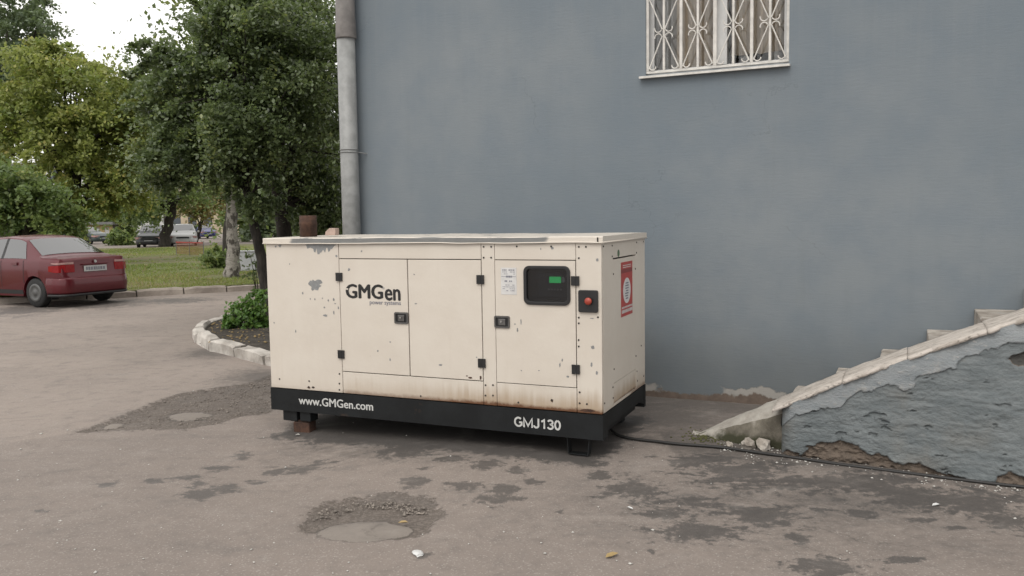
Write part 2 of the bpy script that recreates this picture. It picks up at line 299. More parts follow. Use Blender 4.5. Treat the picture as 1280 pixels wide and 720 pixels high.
# ------------------------------------------------------------------ mesh helpers
class MB:
    def __init__(s): s.v = []; s.f = []; s.mi = []
    def add(s, vs, fs, mi=0):
        o = len(s.v); s.v += [tuple(map(float, p)) for p in vs]; s.f += [tuple(i + o for i in f) for f in fs]; s.mi += [mi] * len(fs); return s
    def box(s, a, b, mi=0):
        (x0, y0, z0), (x1, y1, z1) = a, b
        return s.add([(x0, y0, z0), (x1, y0, z0), (x1, y1, z0), (x0, y1, z0), (x0, y0, z1), (x1, y0, z1), (x1, y1, z1), (x0, y1, z1)],
                     [(0, 3, 2, 1), (4, 5, 6, 7), (0, 1, 5, 4), (1, 2, 6, 5), (2, 3, 7, 6), (3, 0, 4, 7)], mi)
    def prism(s, poly, a, b, axis='z'):       # CCW polygon extruded
        def P(p, h): return {'z': (p[0], p[1], h), 'y': (p[0], h, p[1]), 'x': (h, p[0], p[1])}[axis]
        n = len(poly); vs = [P(p, a) for p in poly] + [P(p, b) for p in poly]
        fs = [tuple(range(n))[::-1], tuple(range(n, 2 * n))] + [(i, (i + 1) % n, n + (i + 1) % n, n + i) for i in range(n)]
        if axis == 'y': fs = [f[::-1] for f in fs]
        return s.add(vs, fs)
    def tube(s, pts, r, n=8, cap=True):
        pts = [Vector(p) for p in pts]; rs = r if hasattr(r, '__len__') else [r] * len(pts); vs = []; fs = []; up = None
        for i, p in enumerate(pts):
            d = (pts[min(i + 1, len(pts) - 1)] - pts[max(i - 1, 0)]).normalized()
            if up is None: up = d.orthogonal().normalized()
            up = (up - d * up.dot(d)).normalized(); sd_ = d.cross(up)
            for k in range(n):
                a = 2 * math.pi * k / n; vs.append(p + (up * math.cos(a) + sd_ * math.sin(a)) * rs[i])
        for i in range(len(pts) - 1):
            for k in range(n):
                a = i * n + k; b = i * n + (k + 1) % n; fs.append((a, b, b + n, a + n))
        if cap: fs += [tuple(range(n))[::-1], tuple(range((len(pts) - 1) * n, len(pts) * n))]
        return s.add(vs, fs)
    def lathe(s, prof, c=(0, 0, 0), axis='z', n=20):   # prof: (r, h)
        vs = []; fs = []
        for r, h in prof:
            for k in range(n):
                a = 2 * math.pi * k / n; u, v = r * math.cos(a), r * math.sin(a)
                q = {'z': (u, v, h), 'y': (u, h, -v), 'x': (h, u, v)}[axis]; vs.append((q[0] + c[0], q[1] + c[1], q[2] + c[2]))
        for i in range(len(prof) - 1):
            for k in range(n): a = i * n + k; b = i * n + (k + 1) % n; fs.append((a, b, b + n, a + n))
        fs += [tuple(range(n))[::-1], tuple(range((len(prof) - 1) * n, len(prof) * n))]
        return s.add(vs, fs)
    def build(s, name, mat, parent=None, smooth=False, bevel=0., seg=2, fix=False):
        me = bpy.data.meshes.new(name); me.from_pydata(s.v, [], s.f)
        for m in (mat if isinstance(mat, list) else [mat]): me.materials.append(MATS[m])
        if isinstance(mat, list): me.polygons.foreach_set('material_index', s.mi)
        if bevel or fix:
            bm = bmesh.new(); bm.from_mesh(me)
            if fix: bmesh.ops.recalc_face_normals(bm, faces=bm.faces)
            if bevel: bmesh.ops.bevel(bm, geom=[e for e in bm.edges if len(e.link_faces) == 2 and e.calc_face_angle(0) > .5], offset=bevel, segments=seg, affect='EDGES', profile=.6)
            bm.to_mesh(me); bm.free()
        if smooth: me.shade_smooth()
        me.update(); o = bpy.data.objects.new(name, me); COL.objects.link(o)
        if parent: o.parent = parent
        return o
def tag(o, label, cat=None, group=None, kind=None):
    if label: o['label'] = label
    if cat: o['category'] = cat
    if group: o['group'] = group
    if kind: o['kind'] = kind
    return o
def thing(name, label, cat, loc=(0, 0, 0), rz=0., group=None):
    o = bpy.data.objects.new(name, None); o.empty_display_size = .2; COL.objects.link(o); o.location = tuple(map(float, loc)); o.rotation_euler = (0, 0, rz)
    return tag(o, label, cat, group)
def np_mesh(name, V, Fq, mat, parent=None, attrs=None, smooth=False):
    V = np.asarray(V, np.float32); Fq = np.asarray(Fq, np.int32); k = Fq.shape[1]; me = bpy.data.meshes.new(name)
    me.vertices.add(len(V)); me.vertices.foreach_set('co', V.ravel()); me.loops.add(Fq.size); me.loops.foreach_set('vertex_index', Fq.ravel())
    me.polygons.add(len(Fq)); me.polygons.foreach_set('loop_start', np.arange(len(Fq), dtype=np.int32) * k)
    me.polygons.foreach_set('loop_total', np.full(len(Fq), k, np.int32)); me.update(calc_edges=True); me.validate()
    for nme, a in (attrs or {}).items():
        at_ = me.attributes.new(nme, 'FLOAT', 'POINT'); at_.data.foreach_set('value', np.asarray(a, np.float32).ravel())
    me.materials.append(MATS[mat])
    if smooth: me.shade_smooth()
    o = bpy.data.objects.new(name, me); COL.objects.link(o)
    if parent: o.parent = parent
    return o
def grid_faces(nu, nv):
    i = np.arange(nu - 1)[:, None] * nv + np.arange(nv - 1)[None, :]; i = i.ravel()
    return np.stack([i, i + nv, i + nv + 1, i + 1], 1)
def round_rect(x0, z0, x1, z1, r, n=5):
    out = []
    for cx, cz, a0 in ((x1 - r, z1 - r, 0), (x0 + r, z1 - r, 90), (x0 + r, z0 + r, 180), (x1 - r, z0 + r, 270)):
        for k in range(n + 1): a = math.radians(a0 + 90 * k / n); out.append((cx + r * math.cos(a), cz + r * math.sin(a)))
    return out
def text(body, x0, x1, z, y, mat, parent, name, bold=0., tall=1.):
    """lettering in the local xz plane facing -y, fitted between x0 and x1 with its baseline at z; bold = stroke widening in units of the letter height"""
    cu = bpy.data.curves.new(name, 'FONT'); cu.body = body; cu.size = 1; cu.resolution_u = 3
    tmp = bpy.data.objects.new('tmp', cu); COL.objects.link(tmp); dg = bpy.context.evaluated_depsgraph_get(); dg.update()
    me = bpy.data.meshes.new_from_object(tmp.evaluated_get(dg)); bpy.data.objects.remove(tmp); bpy.data.curves.remove(cu)
    co = np.array([v_.co[:] for v_ in me.vertices]); fs = [tuple(p.vertices) for p in me.polygons]; bpy.data.meshes.remove(me)
    s = (x1 - x0) / (co[:, 0].max() - co[:, 0].min() + 2 * bold); xmin = co[:, 0].min() - bold; mb = MB(); k = 0
    for dx, dz in (((0, 0),) if not bold else ((0, 0), (-1, 0), (1, 0), (0, -.5), (0, .5))):
        mb.add(np.stack([(co[:, 0] + dx * bold - xmin) * s + x0, np.full(len(co), y - .00004 * k), (co[:, 1] + dz * bold) * s * tall + z], 1), fs); k += 1
    return mb.build(name, mat, parent)

# ================================================================== GROUND
def steps_(*segs):
    out = []
    for a, b, d in segs: out += list(np.arange(a, b - 1e-6, d))
    return np.array(out + [segs[-1][1]])
gx_ = steps_((-400, -60, 34), (-60, -18, 3), (-18, -6, .12), (-6, 4.6, .03), (4.6, 12, .5), (12, 60, 6), (60, 400, 34))
gy_ = steps_((-100, -10, 15), (-10, 3, 1.3), (3, 10, .03), (10, 21, .1), (21, 70, 2.5), (70, 130, 10), (130, 500, 46))
X, Y = np.meshgrid(gx_, gy_, indexing='ij')
def poly_sd(poly, X, Y):                   # signed distance, + inside
    P = np.array(poly); d = np.full(X.shape, 1e9); ins = np.zeros(X.shape, bool)
    for a, b in zip(P, np.roll(P, -1, 0)):
        e = b - a; t_ = np.clip(((X - a[0]) * e[0] + (Y - a[1]) * e[1]) / (e @ e + 1e-12), 0, 1)
        d = np.minimum(d, np.hypot(X - a[0] - t_ * e[0], Y - a[1] - t_ * e[1]))
        c_ = ((a[1] > Y) != (b[1] > Y)); ins ^= c_ & (X < (b[0] - a[0]) * (Y - a[1]) / (b[1] - a[1] + 1e-12) + a[0])
    return np.where(ins, d, -d)
def ellipse_field(lst):
    v = np.full(X.shape, -1.5)
    for cx, cy, hw, hh in lst:
        c_ = G(cx, cy); rx = abs(G(cx + hw, cy)[0] - c_[0]); ry = (G(cx, cy - hh)[1] - G(cx, cy + hh)[1]) / 2
        v = np.maximum(v, 1 - np.hypot((X - c_[0]) / rx, (Y - c_[1]) / ry))
    return np.clip(v, -1.5, 1)
stains = [(250, 619, 24, 6), (284, 611, 28, 6), (322, 603, 16, 4), (238, 597, 22, 4), (272, 586, 22, 4), (246, 606, 14, 4), (400, 579, 20, 4), (348, 590, 20, 4), (1050, 603, 130, 15), (1190, 624, 110, 17), (880, 575, 60, 9), (303, 571, 17, 6), (375, 585, 38, 7), (137, 606, 22, 5), (195, 602, 18, 4), (514, 562, 36, 12), (566, 573, 23, 5), (606, 580, 20, 6),
          (532, 585, 13, 3), (520, 603, 19, 7), (577, 608, 28, 7), (632, 611, 19, 7), (626, 625, 34, 8), (648, 590, 15, 7), (667, 604, 15, 5), (750, 595, 20, 7), (795, 613, 44, 17), (836, 643, 31, 9),
          (872, 629, 31, 10), (950, 645, 62, 18), (872, 665, 85, 13), (995, 672, 20, 6), (1024, 636, 21, 6), (1076, 643, 23, 7), (1035, 707, 50, 15), (1128, 700, 28, 5), (1153, 650, 28, 5),
          (930, 590, 85, 20), (1110, 612, 66, 11), (1220, 634, 66, 15), (1262, 652, 34, 19), (30, 388, 62, 8), (130, 380, 60, 6), (215, 376, 50, 4), (50, 640, 14, 3), (1195, 660, 16, 4), (700, 640, 8, 3), (815, 690, 7, 3), (531, 694, 14, 5), (524, 699, 12, 3)]
broken_px = [(90, 541), (150, 521), (205, 498), (240, 489), (300, 481), (345, 468), (345, 516), (300, 521), (270, 531), (232, 537), (160, 538)]
br = poly_sd([G(*p)[:2] for p in broken_px], X, Y) / .15
pot = ellipse_field([(425, 640, 42, 17), (470, 634, 62, 18), (520, 640, 34, 22), (398, 655, 22, 12), (500, 660, 40, 12)]); slab_e = ellipse_field([(452, 663, 56, 13), (478, 661, 38, 9)]); slab2 = ellipse_field([(235, 519, 26, 5), (143, 531, 12, 3)])
broken = np.clip(np.maximum(br, pot / .6), -1, 1); broken = np.where((Y > 10) | (Y < 3.2), -1, broken)
slab_a = np.clip(np.maximum(slab_e * 2.5, slab2 * .9), -1, 1)
up_poly = [G(*p)[:2] for p in [(-700, 640), (0, 556), (90, 541), (150, 521), (205, 498), (240, 489), (300, 481), (345, 468), (500, 455)]] + [np.array([2, 14]), np.array([2, 60]), np.array([-60, 60]), np.array([-60, 6])]
tone_a = np.clip(poly_sd(up_poly, X, Y) / .5, -1, 1)
YW = -0.4405; NW = np.array([-math.sin(YW), math.cos(YW)]); EW = np.array([math.cos(YW), math.sin(YW)]); DW = 7.3884 * 1.76 / 1.65
wd = DW - (X * NW[0] + Y * NW[1])          # distance in front of the wall
along = X * EW[0] + Y * EW[1]
dirt_shade = np.where((along > -5.9) & (wd > -.5), 1 - np.clip(wd, 0, 9) / .75, -1)
dirt_shade = np.maximum(dirt_shade, 1 - np.clip(np.abs(wd - 1.55) / .5, 0, 9) - .6 * (X < 1.2) - 3 * (X < .6))
dirt_shade = np.maximum(dirt_shade, ellipse_field([(1040, 625, 430, 75)]) * .75 - .25)
dirt_shade = np.maximum(dirt_shade, ellipse_field([(840, 520, 80, 26), (600, 545, 250, 26), (330, 470, 60, 14), (270, 440, 50, 9)]))  # the long ellipse paints shade along the generator's front edge
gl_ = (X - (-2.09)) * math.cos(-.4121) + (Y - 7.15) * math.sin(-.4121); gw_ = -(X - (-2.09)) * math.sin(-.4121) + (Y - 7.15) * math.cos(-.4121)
under = 1.4 - np.maximum(np.abs(gl_ - 1.55) - 1.25, np.maximum(-gw_, gw_ - 1.2)).clip(0, 9) / .16  # generator footprint, painted dark to deepen its contact shadow
dirt_shade = np.clip(np.maximum(dirt_shade, under), -1, 1.4)
Z = gh(X, Y) + fbm(X * .8, Y * .8, 3) * .012 * ((Y > 2) & (Y < 30)) + fbm(X * 6, Y * 6, 8) * .004
Z = Z - .018 * sstep(0, .3, broken) * (1 - .75 * sstep(0, .3, slab_a)) + fbm(X * 14, Y * 14, 5) * .012 * sstep(0, .3, broken) * (1 - sstep(0, .3, slab_a))
ground = np_mesh('ground', np.stack([X, Y, Z], -1).reshape(-1, 3), grid_faces(len(gx_), len(gy_)), 'asphalt', None,
                 dict(stain=np.maximum(ellipse_field(stains), np.clip(under * .9, -1.5, 1.2)), broken=broken, slab=slab_a, tone=tone_a, dirt=dirt_shade), True)  # stain and dirt also carry the shade painted below the generator
tag(ground, None, kind='structure')
def rock_soup(name, pts, sizes, mat, flat=.6, label=None, kind='stuff', parent=None):
    V = []; Fc = []
    ob = np.array([(1, 0, 0), (0, 1, 0), (-1, 0, 0), (0, -1, 0), (0, 0, 1), (0, 0, -1)], float); of = [(0, 1, 4), (1, 2, 4), (2, 3, 4), (3, 0, 4), (1, 0, 5), (2, 1, 5), (3, 2, 5), (0, 3, 5)]
    for i, (p, s_) in enumerate(zip(pts, sizes)):
        q = ob * s_ * RNG.uniform(.55, 1.2, (6, 1)); a = RNG.uniform(0, 6.28); ca, sa = math.cos(a), math.sin(a)
        q = np.stack([q[:, 0] * ca - q[:, 1] * sa, q[:, 0] * sa + q[:, 1] * ca, q[:, 2] * flat], 1) + p; Fc += [tuple(k + 6 * i for k in f) for f in of]; V.append(q)
    o = np_mesh(name, np.concatenate(V), Fc, mat, parent); tag(o, label, kind=kind); return o
pts = []
bp = np.array([G(*p)[:2] for p in broken_px]); lo, hi = bp.min(0), bp.max(0)
def inside(poly, x, y): return float(poly_sd(poly, np.array([[x]]), np.array([[y]]))[0, 0])
while len(pts) < 700:
    x, y = RNG.uniform(lo[0], hi[0]), RNG.uniform(lo[1], hi[1])
    if inside(bp, x, y) > 0: pts.append((x, y, float(gh(x, y)) - .012))
cpt = G(464, 643)
for _ in range(260):
    a = RNG.uniform(.1, 3.3); rr = RNG.uniform(.55, 1.0); pts.append((cpt[0] + .36 * rr * math.cos(a), cpt[1] - .02 + .28 * rr * math.sin(a), -.012))
tag(rock_soup('gravel', np.array(pts), RNG.uniform(.004, .011, len(pts)) * RNG.choice([1, 1, 1, 1.6], len(pts)), 'pebble'), 'loose gravel lying in the broken asphalt and the pothole', 'gravel')
pts = []
for _ in range(420):
    px = RNG.uniform(900, 1285); py = 563 + (px - 950) * .138 + RNG.normal(0, 6.5) + 2; p = G(px, py); pts.append((p[0], p[1], p[2] + .003))
for _ in range(160):
    p = G(RNG.uniform(0, 1280), RNG.uniform(470, 719)); pts.append((p[0], p[1], p[2] + .002))
tag(rock_soup('plaster_crumbs', np.array(pts), RNG.uniform(.003, .009, len(pts)) * RNG.choice([1, 1, 1.7], len(pts)), 'plaster_chip', .5), 'pale plaster crumbs scattered along the foot of the stair wall', 'crumbs')
# ================================================================== BUILDING
WO = NW * DW; XC = on_plane(423.5, 140, WO, YW)[0]            # left corner of the wall
corner = WO + EW * XC
def WP(px, py, off=0.):                                        # wall pixel -> building local x, z
    s_, z_ = on_plane(px, py, WO, YW, off); return s_ - XC, z_
bld = thing('building', 'blue-grey rendered building wall behind the generator', 'building', (corner[0], corner[1], 0), YW)
wx0, _ = WP(807, 50); wx1, _ = WP(986.5, 50); wz0 = WP(895, 86.5)[1]; wz1 = wz0 + 1.42
def wall_holes(x0, x1, z0, z1, holes, y0, y1):
    mb = MB(); xs = sorted({x0, x1, *[h[0] for h in holes], *[h[1] for h in holes]}); zs = sorted({z0, z1, *[h[2] for h in holes], *[h[3] for h in holes]})
    isin = lambda x, z: any(h[0] < x < h[1] and h[2] < z < h[3] for h in holes)
    for a, b in zip(xs, xs[1:]):
        for c_, d in zip(zs, zs[1:]):
            if isin((a + b) / 2, (c_ + d) / 2): continue
            mb.add([(a, y0, c_), (b, y0, c_), (b, y0, d), (a, y0, d)], [(0, 1, 2, 3)]); mb.add([(a, y1, c_), (b, y1, c_), (b, y1, d), (a, y1, d)], [(3, 2, 1, 0)])
    for a, b, c_, d in holes:
        mb.add([(a, y0, c_), (b, y0, c_), (b, y0, d), (a, y0, d), (a, y1, c_), (b, y1, c_), (b, y1, d), (a, y1, d)], [(0, 4, 5, 1), (1, 5, 6, 2), (2, 6, 7, 3), (3, 7, 4, 0)])
    mb.add([(x0, y0, z0), (x1, y0, z0), (x1, y0, z1), (x0, y0, z1), (x0, y1, z0), (x1, y1, z0), (x1, y1, z1), (x0, y1, z1)], [(0, 1, 5, 4), (1, 2, 6, 5), (2, 3, 7, 6), (3, 0, 4, 7)])
    return mb
wall = wall_holes(0, 14, -.1, 7.5, [(wx0, wx1, wz0, wz1)], 0, .4).build('wall', 'wall_paint', bld)
MB().box((0, .402, -.1), (.4, 9, 7.5)).build('side_wall', 'wall_paint', bld)
MB().box((-.3, -.3, 7.502), (14.3, 9.3, 7.7)).build('roof', 'roof_grey', bld)
mb = MB(); mb.box((wx0 - .6, 1.9, wz0 - .9), (wx1 + .6, 1.95, wz1 + .3)); mb.box((wx0 - .6, .42, wz0 - .92), (wx1 + .6, 1.9, wz0 - .9)); mb.box((wx0 - .65, .42, wz0 - .9), (wx0 - .6, 1.9, wz1 + .3)); mb.box((wx1 + .6, .42, wz0 - .9), (wx1 + .65, 1.9, wz1 + .3)); mb.box((wx0 - .6, .42, wz1 + .3), (wx1 + .6, 1.9, wz1 + .32))
mb.build('room', 'room_wall', bld)
win = MB(); fr = .055; fy0, fy1 = .10, .17; xm = (wx0 + wx1) / 2 + .03
for a, b in (((wx0, fy0, wz0), (wx0 + fr, fy1, wz1)), ((wx1 - fr, fy0, wz0), (wx1, fy1, wz1)), ((wx0 + fr, fy0, wz0), (wx1 - fr, fy1, wz0 + fr)), ((wx0 + fr, fy0, wz1 - fr), (wx1 - fr, fy1, wz1)), ((xm - .06, fy0 - .006, wz0 + fr), (xm + .06, fy1, wz1 - fr))): win.box(a, b)
wo = win.build('window', 'pvc', bld)
for a, b in ((wx0 + fr, xm - .06), (xm + .06, wx1 - fr)): MB().box((a, .13, wz0 + fr), (b, .138, wz1 - fr)).build('pane', 'window_glass', wo)
MB().prism([(-.06, -.012), (.10, .0), (.10, -.02), (-.06, -.032)][::-1], wx0 - .05, wx1 + .012, 'x').build('sill', 'white_paint', wo, fix=True).location = (0, 0, wz0 - .003)
def drape(x0, x1, y, z0, z1, mat, seed):
    u = np.linspace(x0, x1, 70); w = np.array([z0, z1]); Xc, Zc = np.meshgrid(u, w, indexing='ij')
    Yc = y + .03 * np.sin(Xc * 46 + 2 * np.sin(Xc * 7 + seed)) + .012 * np.sin(Xc * 91)
    np_mesh('curtain', np.stack([Xc, Yc, Zc], -1).reshape(-1, 3), grid_faces(70, 2), mat, wo, None, True)
drape(wx0 + .02, wx0 + .26, .21, wz0 - .2, wz1 + .1, 'curtain_dark', 1); drape(wx0 + .24, xm - .02, .25, wz0 - .3, wz1 + .1, 'curtain', 2); drape(xm + .06, wx1 + .1, .30, wz0 + .16, wz1 + .1, 'curtain', 4)
mb = MB()
for bx, bz, s_ in ((xm + .2, .02, .13), (xm + .37, .0, .10), (xm + .47, .05, .12)): mb.lathe([(s_ * .35, 0), (s_ * .5, s_ * .9), (s_ * .45, s_ * .95)], (bx, .34, wz0 + bz), n=10)
mb.box((wx0, .2, wz0 - .03), (wx1, .42, wz0 - .005)); mb.build('window_board', 'curtain_dark', wo)
# grille
gr = thing('window_grille', 'white painted iron window grille with crossed bars and curled scrolls', 'grille', (corner[0], corner[1], 0), YW)
gz0 = wz0 + .012; gz1 = wz1 - .01; gxs = [WP(v, 45)[0] for v in (808.5, 829, 850.5, 871.5, 893, 916, 939, 962, 985)]; gy = .03; HM = (WP(871, 38)[1] - gz0) * 2
for i, x in enumerate(gxs):
    w = .011 if i % 2 else .014
    if i == 4: w = .017
    MB().box((x - w, gy - .012, gz0 + .024), (x + w, gy + .012, gz1 - .024)).build('bar', 'white_paint', gr, bevel=.003, seg=1)
for z0_ in (gz0, gz1 - .024): MB().box((gxs[0] - .014, gy - .014, z0_), (gxs[-1] + .014, gy + .014, z0_ + .0238)).build('rail', 'white_paint', gr, bevel=.003, seg=1)
scroll_me = {}
def arc(cx, cz, r, a0, a1, n=9): return [(cx + r * math.cos(math.radians(a0 + (a1 - a0) * k / n)), gy - .018, cz + r * math.sin(math.radians(a0 + (a1 - a0) * k / n))) for k in range(n + 1)]
for mod in range(2):
    zb = gz0 + .03 + mod * HM; zn = zb + HM / 2 - .015
    for i in (1, 3, 5, 7):
        xn = gxs[i]
        for sx in (-1, 1):
            xe = gxs[i + sx] - sx * .02
            for sz in (-1, 1):
                ze = zn + sz * (HM / 2 - .03)
                if ze > gz1 - .02: ze = gz1 - .03
                MB().tube([(xn + sx * .012, gy - .018, zn + sz * .03), (xe, gy - .018, ze)], .0065, 6).build('diagonal', 'white_paint', gr)
                # small curl at the node and hook at the far end
                pts_ = [(xn + sx * (.05 + .034 * math.cos(math.radians(a_))), gy - .018, zn + sz * (.041 + .034 * math.sin(math.radians(a_)))) for a_ in range(205, 376, 17)]
                MB().tube(pts_, .0058, 6).build('scroll', 'white_paint', gr)
            MB().tube([(xe - sx * (.034 - .03 * -math.cos(math.radians(a_)) if False else .034 + .03 * math.cos(math.radians(a_))), gy - .018, zb + .032 + .03 * math.sin(math.radians(a_))) for a_ in range(165, 381, 18)], .0058, 6).build('scroll', 'white_paint', gr)
# downpipe
px0, _ = WP(428.3, 150, -.1); px1, _ = WP(446.6, 150, -.1); pr = (px1 - px0) / 2; pxc = (px0 + px1) / 2
dp = thing('drainpipe', 'grey painted metal drainpipe running down the corner of the wall', 'drainpipe', (corner[0], corner[1], 0), YW)
zj = WP(437, 49, -.1)[1]; zbk = WP(437, 191, -.1)[1]; yc = -.03 - pr
MB().lathe([(pr, .25), (pr, zj + .05)], (pxc, yc, 0), n=24).build('pipe_section', 'pipe_grey', dp, True)
MB().lathe([(pr + .012, zj), (pr + .016, zj + .01), (pr + .006, zj + .3), (pr + .006, 7.4)], (pxc + .004, yc, 0), n=24).build('pipe_section', 'pipe_zinc', dp, True)
MB().tube([(pxc, yc, .26), (pxc, yc, .2), (pxc, yc - .05, .13), (pxc, yc - .17, .07)], pr * .98, 20).build('pipe_shoe', 'pipe_grey', dp, True)
for z_ in (zbk, zbk + .03, 5.2):
    MB().lathe([(pr + .004, z_ - .006), (pr + .01, z_), (pr + .004, z_ + .006)], (pxc, yc, 0), n=24).build('bracket', 'pipe_grey', dp, True)
MB().tube([(pxc + pr, yc, zbk), (pxc + pr + .04, -.02, zbk - .01), (pxc + pr + .05, .02, zbk - .01)], .006, 6).build('bracket_pin', 'pipe_grey', dp)
# ------------------------------------------------------------------ outside stair
st = thing('staircase', 'worn concrete outside staircase with sloping blue-grey side wall', 'staircase', (corner[0], corner[1], 0), YW)
YI, YO = -1.195, -1.60                                         # inner and outer line of the cheek wall
xi0, zi0 = WP(880, 535, YI); xi1, zi1 = WP(1280, 386.5, YI); SL = (zi1 - zi0) / (xi1 - xi0)
zl = [WP(a, b, YI) for a, b in ((868, 540), (975, 496), (1048, 465), (1102, 445.5), (1190, 414), (1280, 385))]; zl.append((zl[-1][0] + 2, zl[-1][1] + 2 * SL * .95)); ztop = lambda x: np.interp(x, [p[0] for p in zl], [p[1] for p in zl])
xs_ = WP(975, 540, YO)[0]; XE = xi1 + 1.1
# front face with worn layers
nu, nv = 420, 170; u = np.linspace(0, 1, nu); v = np.linspace(0, 1, nv); Uu, Vv = np.meshgrid(u, v, indexing='ij')
Xf = xs_ + Uu * (XE - xs_); top_z = ztop(Xf) - .022 - .006 * np.abs(vn(Xf * 9, Xf * 0, 2)); Zf = -.06 + Vv * (top_z + .06)
band_px = [(960, 545), (975, 530), (991, 521), (1029, 511), (1050, 503), (1098, 489), (1140, 473), (1185, 456), (1219, 447), (1247, 437), (1280, 432), (1330, 405)]
bx_, bz_ = zip(*[WP(a, b, YO) for a, b in band_px]); bare_px = [(975, 572), (1005, 566), (1030, 556), (1047, 556), (1075, 566), (1126, 577), (1185, 593), (1236, 601), (1262, 585), (1300, 600)]
cx_, cz_ = zip(*[WP(a, b, YO - .1) for a, b in bare_px])
wob = fbm(Xf * 7, Zf * 7, 21, 7)
bline = np.interp(Xf, bx_, bz_) + wob * .10; cline = -.004 + np.interp(Xf, cx_, cz_) + fbm(Xf * 11, Zf * 11, 31, 6) * .06
hole = np.exp(-(((Xf - WP(1275, 450, YO)[0]) / .10) ** 2 + ((Zf - WP(1275, 450, YO)[1]) / .05) ** 2)) + fbm(Xf * 11, Zf * 16, 77) * .7
band = sstep(-.004, .004, Zf - bline); bare = sstep(.012, -.012, Zf - cline); damp = sstep(.62, .74, hole)
out = .011 * band - .028 * bare - .025 * damp + (1 - band) * (fbm(Xf * 9, Zf * 34, 41, 5) * .007 + fbm(Xf * 40, Zf * 60, 46, 3) * .005 - .016 * sstep(.42, .47, fbm(Xf * 9, Zf * 22, 47, 6))) + fbm(Xf * 2.2, Zf * 2.2, 43) * .028 + bare * fbm(Xf * 24, Zf * 30, 51, 5) * .03 + band * fbm(Xf * 7, Zf * 7, 15) * .008
bulge = (.02 + .13 * np.clip(Xf - xs_, 0, 2)) * (1 - Vv) ** 1.0
Yf = YO - bulge - out; rnd = np.clip((.11 - (Xf - xs_)) / .11, 0, 1); Yf = Yf + .13 * (1 - np.sqrt(np.clip(1 - rnd ** 2, 0, 1)))
zone = np.where(bare > .5, 2., np.where(damp > .5, 3., np.where(band > .5, 0., 1.)))
Vc = np.stack([Xf, Yf, Zf], -1).reshape(-1, 3); Fc = grid_faces(nu, nv)
# end face joining the front face back to the inner line
ne = 10; Ve = []; 
for k in range(ne + 1):
    y_ = Yf[0] + (YI + .02 - Yf[0]) * k / ne; Ve.append(np.stack([Xf[0] + .012 * vn(y_ * 20, Zf[0] * 20, 5), y_, Zf[0]], -1))
Ve = np.array(Ve).reshape(-1, 3); Fe = grid_faces(ne + 1, nv) + len(Vc)
np_mesh('side_wall', np.concatenate([Vc, Ve]), np.concatenate([Fc, Fe[:, ::-1]]), 'cheek_paint', st, dict(zone=np.concatenate([zone.ravel(), np.full(len(Ve), 1.)])), True)
MB().add([(xs_ + .02, YI, -.06), (XE, YI, -.06), (XE, YI, ztop(XE) - .045), (xs_ + .02, YI, ztop(xs_) - .045)], [(0, 3, 2, 1)]).build('inner_face', 'wall_paint', st)
# coping: broken slabs along the slope
def coping(a, b, seed, lift=0.):
    n, m = 26, 9; uu = np.linspace(a, b, n); ww = np.linspace(0, 1, m); A, B = np.meshgrid(uu, ww, indexing='ij')
    yo = YO - .018 + .016 * vn(A * 11, A * 0, seed) + .014 * vn(A * 37, A * 0, seed + 1); yi = YI + .02 + .012 * vn(A * 12, A * 0, seed + 2)
    Yy = yo + (yi - yo) * B; Zt = ztop(A) + lift + .007 * fbm(A * 14, B * 7, seed + 3) - .012 * np.clip(1 - B * 5, 0, 1) - .006 * np.clip(B * 5 - 4, 0, 1)
    top = np.stack([A, Yy, Zt], -1); bot = np.stack([A, Yy, Zt * 0 + ztop(A) - .035], -1)
    V = np.concatenate([top.reshape(-1, 3), bot.reshape(-1, 3)]); N = n * m; F1 = grid_faces(n, m); Fs = [F1, F1[:, ::-1] + N]
    idx = np.arange(N).reshape(n, m)
    for e in (idx[:, 0], idx[::-1, -1], idx[0, ::-1], idx[-1, :]): Fs.append(np.stack([e[:-1], e[:-1] + N, e[1:] + N, e[1:]], 1))
    np_mesh('coping_slab', V, np.concatenate(Fs), 'coping_concrete', st, None, False)
cuts = [xs_ - .06, xs_ + .42, xs_ + .83, xs_ + 1.3, xs_ + 1.75, xs_ + 2.2, XE]
for i, (a, b) in enumerate(zip(cuts, cuts[1:])): coping(a + .0015, b - .0015, 60 + 7 * i, .003 * (i % 2))
# steps between cheek and wall
xr, zr0 = WP(1102, 436, 0); xr2_, zr2_ = WP(1218, 386, 0); rise = (zr2_ - zr0) / 2; tread = (xr2_ - xr) / 2
k0 = -6
for k in range(k0, 7):
    x0, z1_ = xr + k * tread, zr0 + k * rise
    if z1_ < .03: continue
    mb = MB(); n = 16; ys = np.linspace(YI + .003, -.004, n)
    for j in range(n - 1):
        ch = lambda q: .018 * max(0, float(vn(q * 6, k * 3.1, 9))) + .004
        mb.add([(x0, ys[j], max(z1_ - rise - .02, -.04)), (x0, ys[j + 1], max(z1_ - rise - .02, -.04)), (x0, ys[j + 1], z1_ - ch(ys[j + 1])), (x0, ys[j], z1_ - ch(ys[j])),
                (x0 + ch(ys[j]), ys[j], z1_), (x0 + ch(ys[j + 1]), ys[j + 1], z1_), (x0 + tread + .03, ys[j + 1], z1_), (x0 + tread + .03, ys[j], z1_)], [(0, 3, 2, 1), (3, 4, 5, 2), (4, 7, 6, 5)])
    mb.add([(x0, YI + .003, -.05), (x0 + tread, YI + .003, -.05), (x0 + tread, YI + .003, z1_ - .003), (x0, YI + .003, z1_ - .02)], [(0, 1, 2, 3)])
    mb.build('step', 'old_concrete', st)
XL = xr + 7 * tread
MB().box((XL + .03, YO - .02, -.05), (14, -.004, zr0 + 6 * rise + .001)).build('landing', 'old_concrete', st)
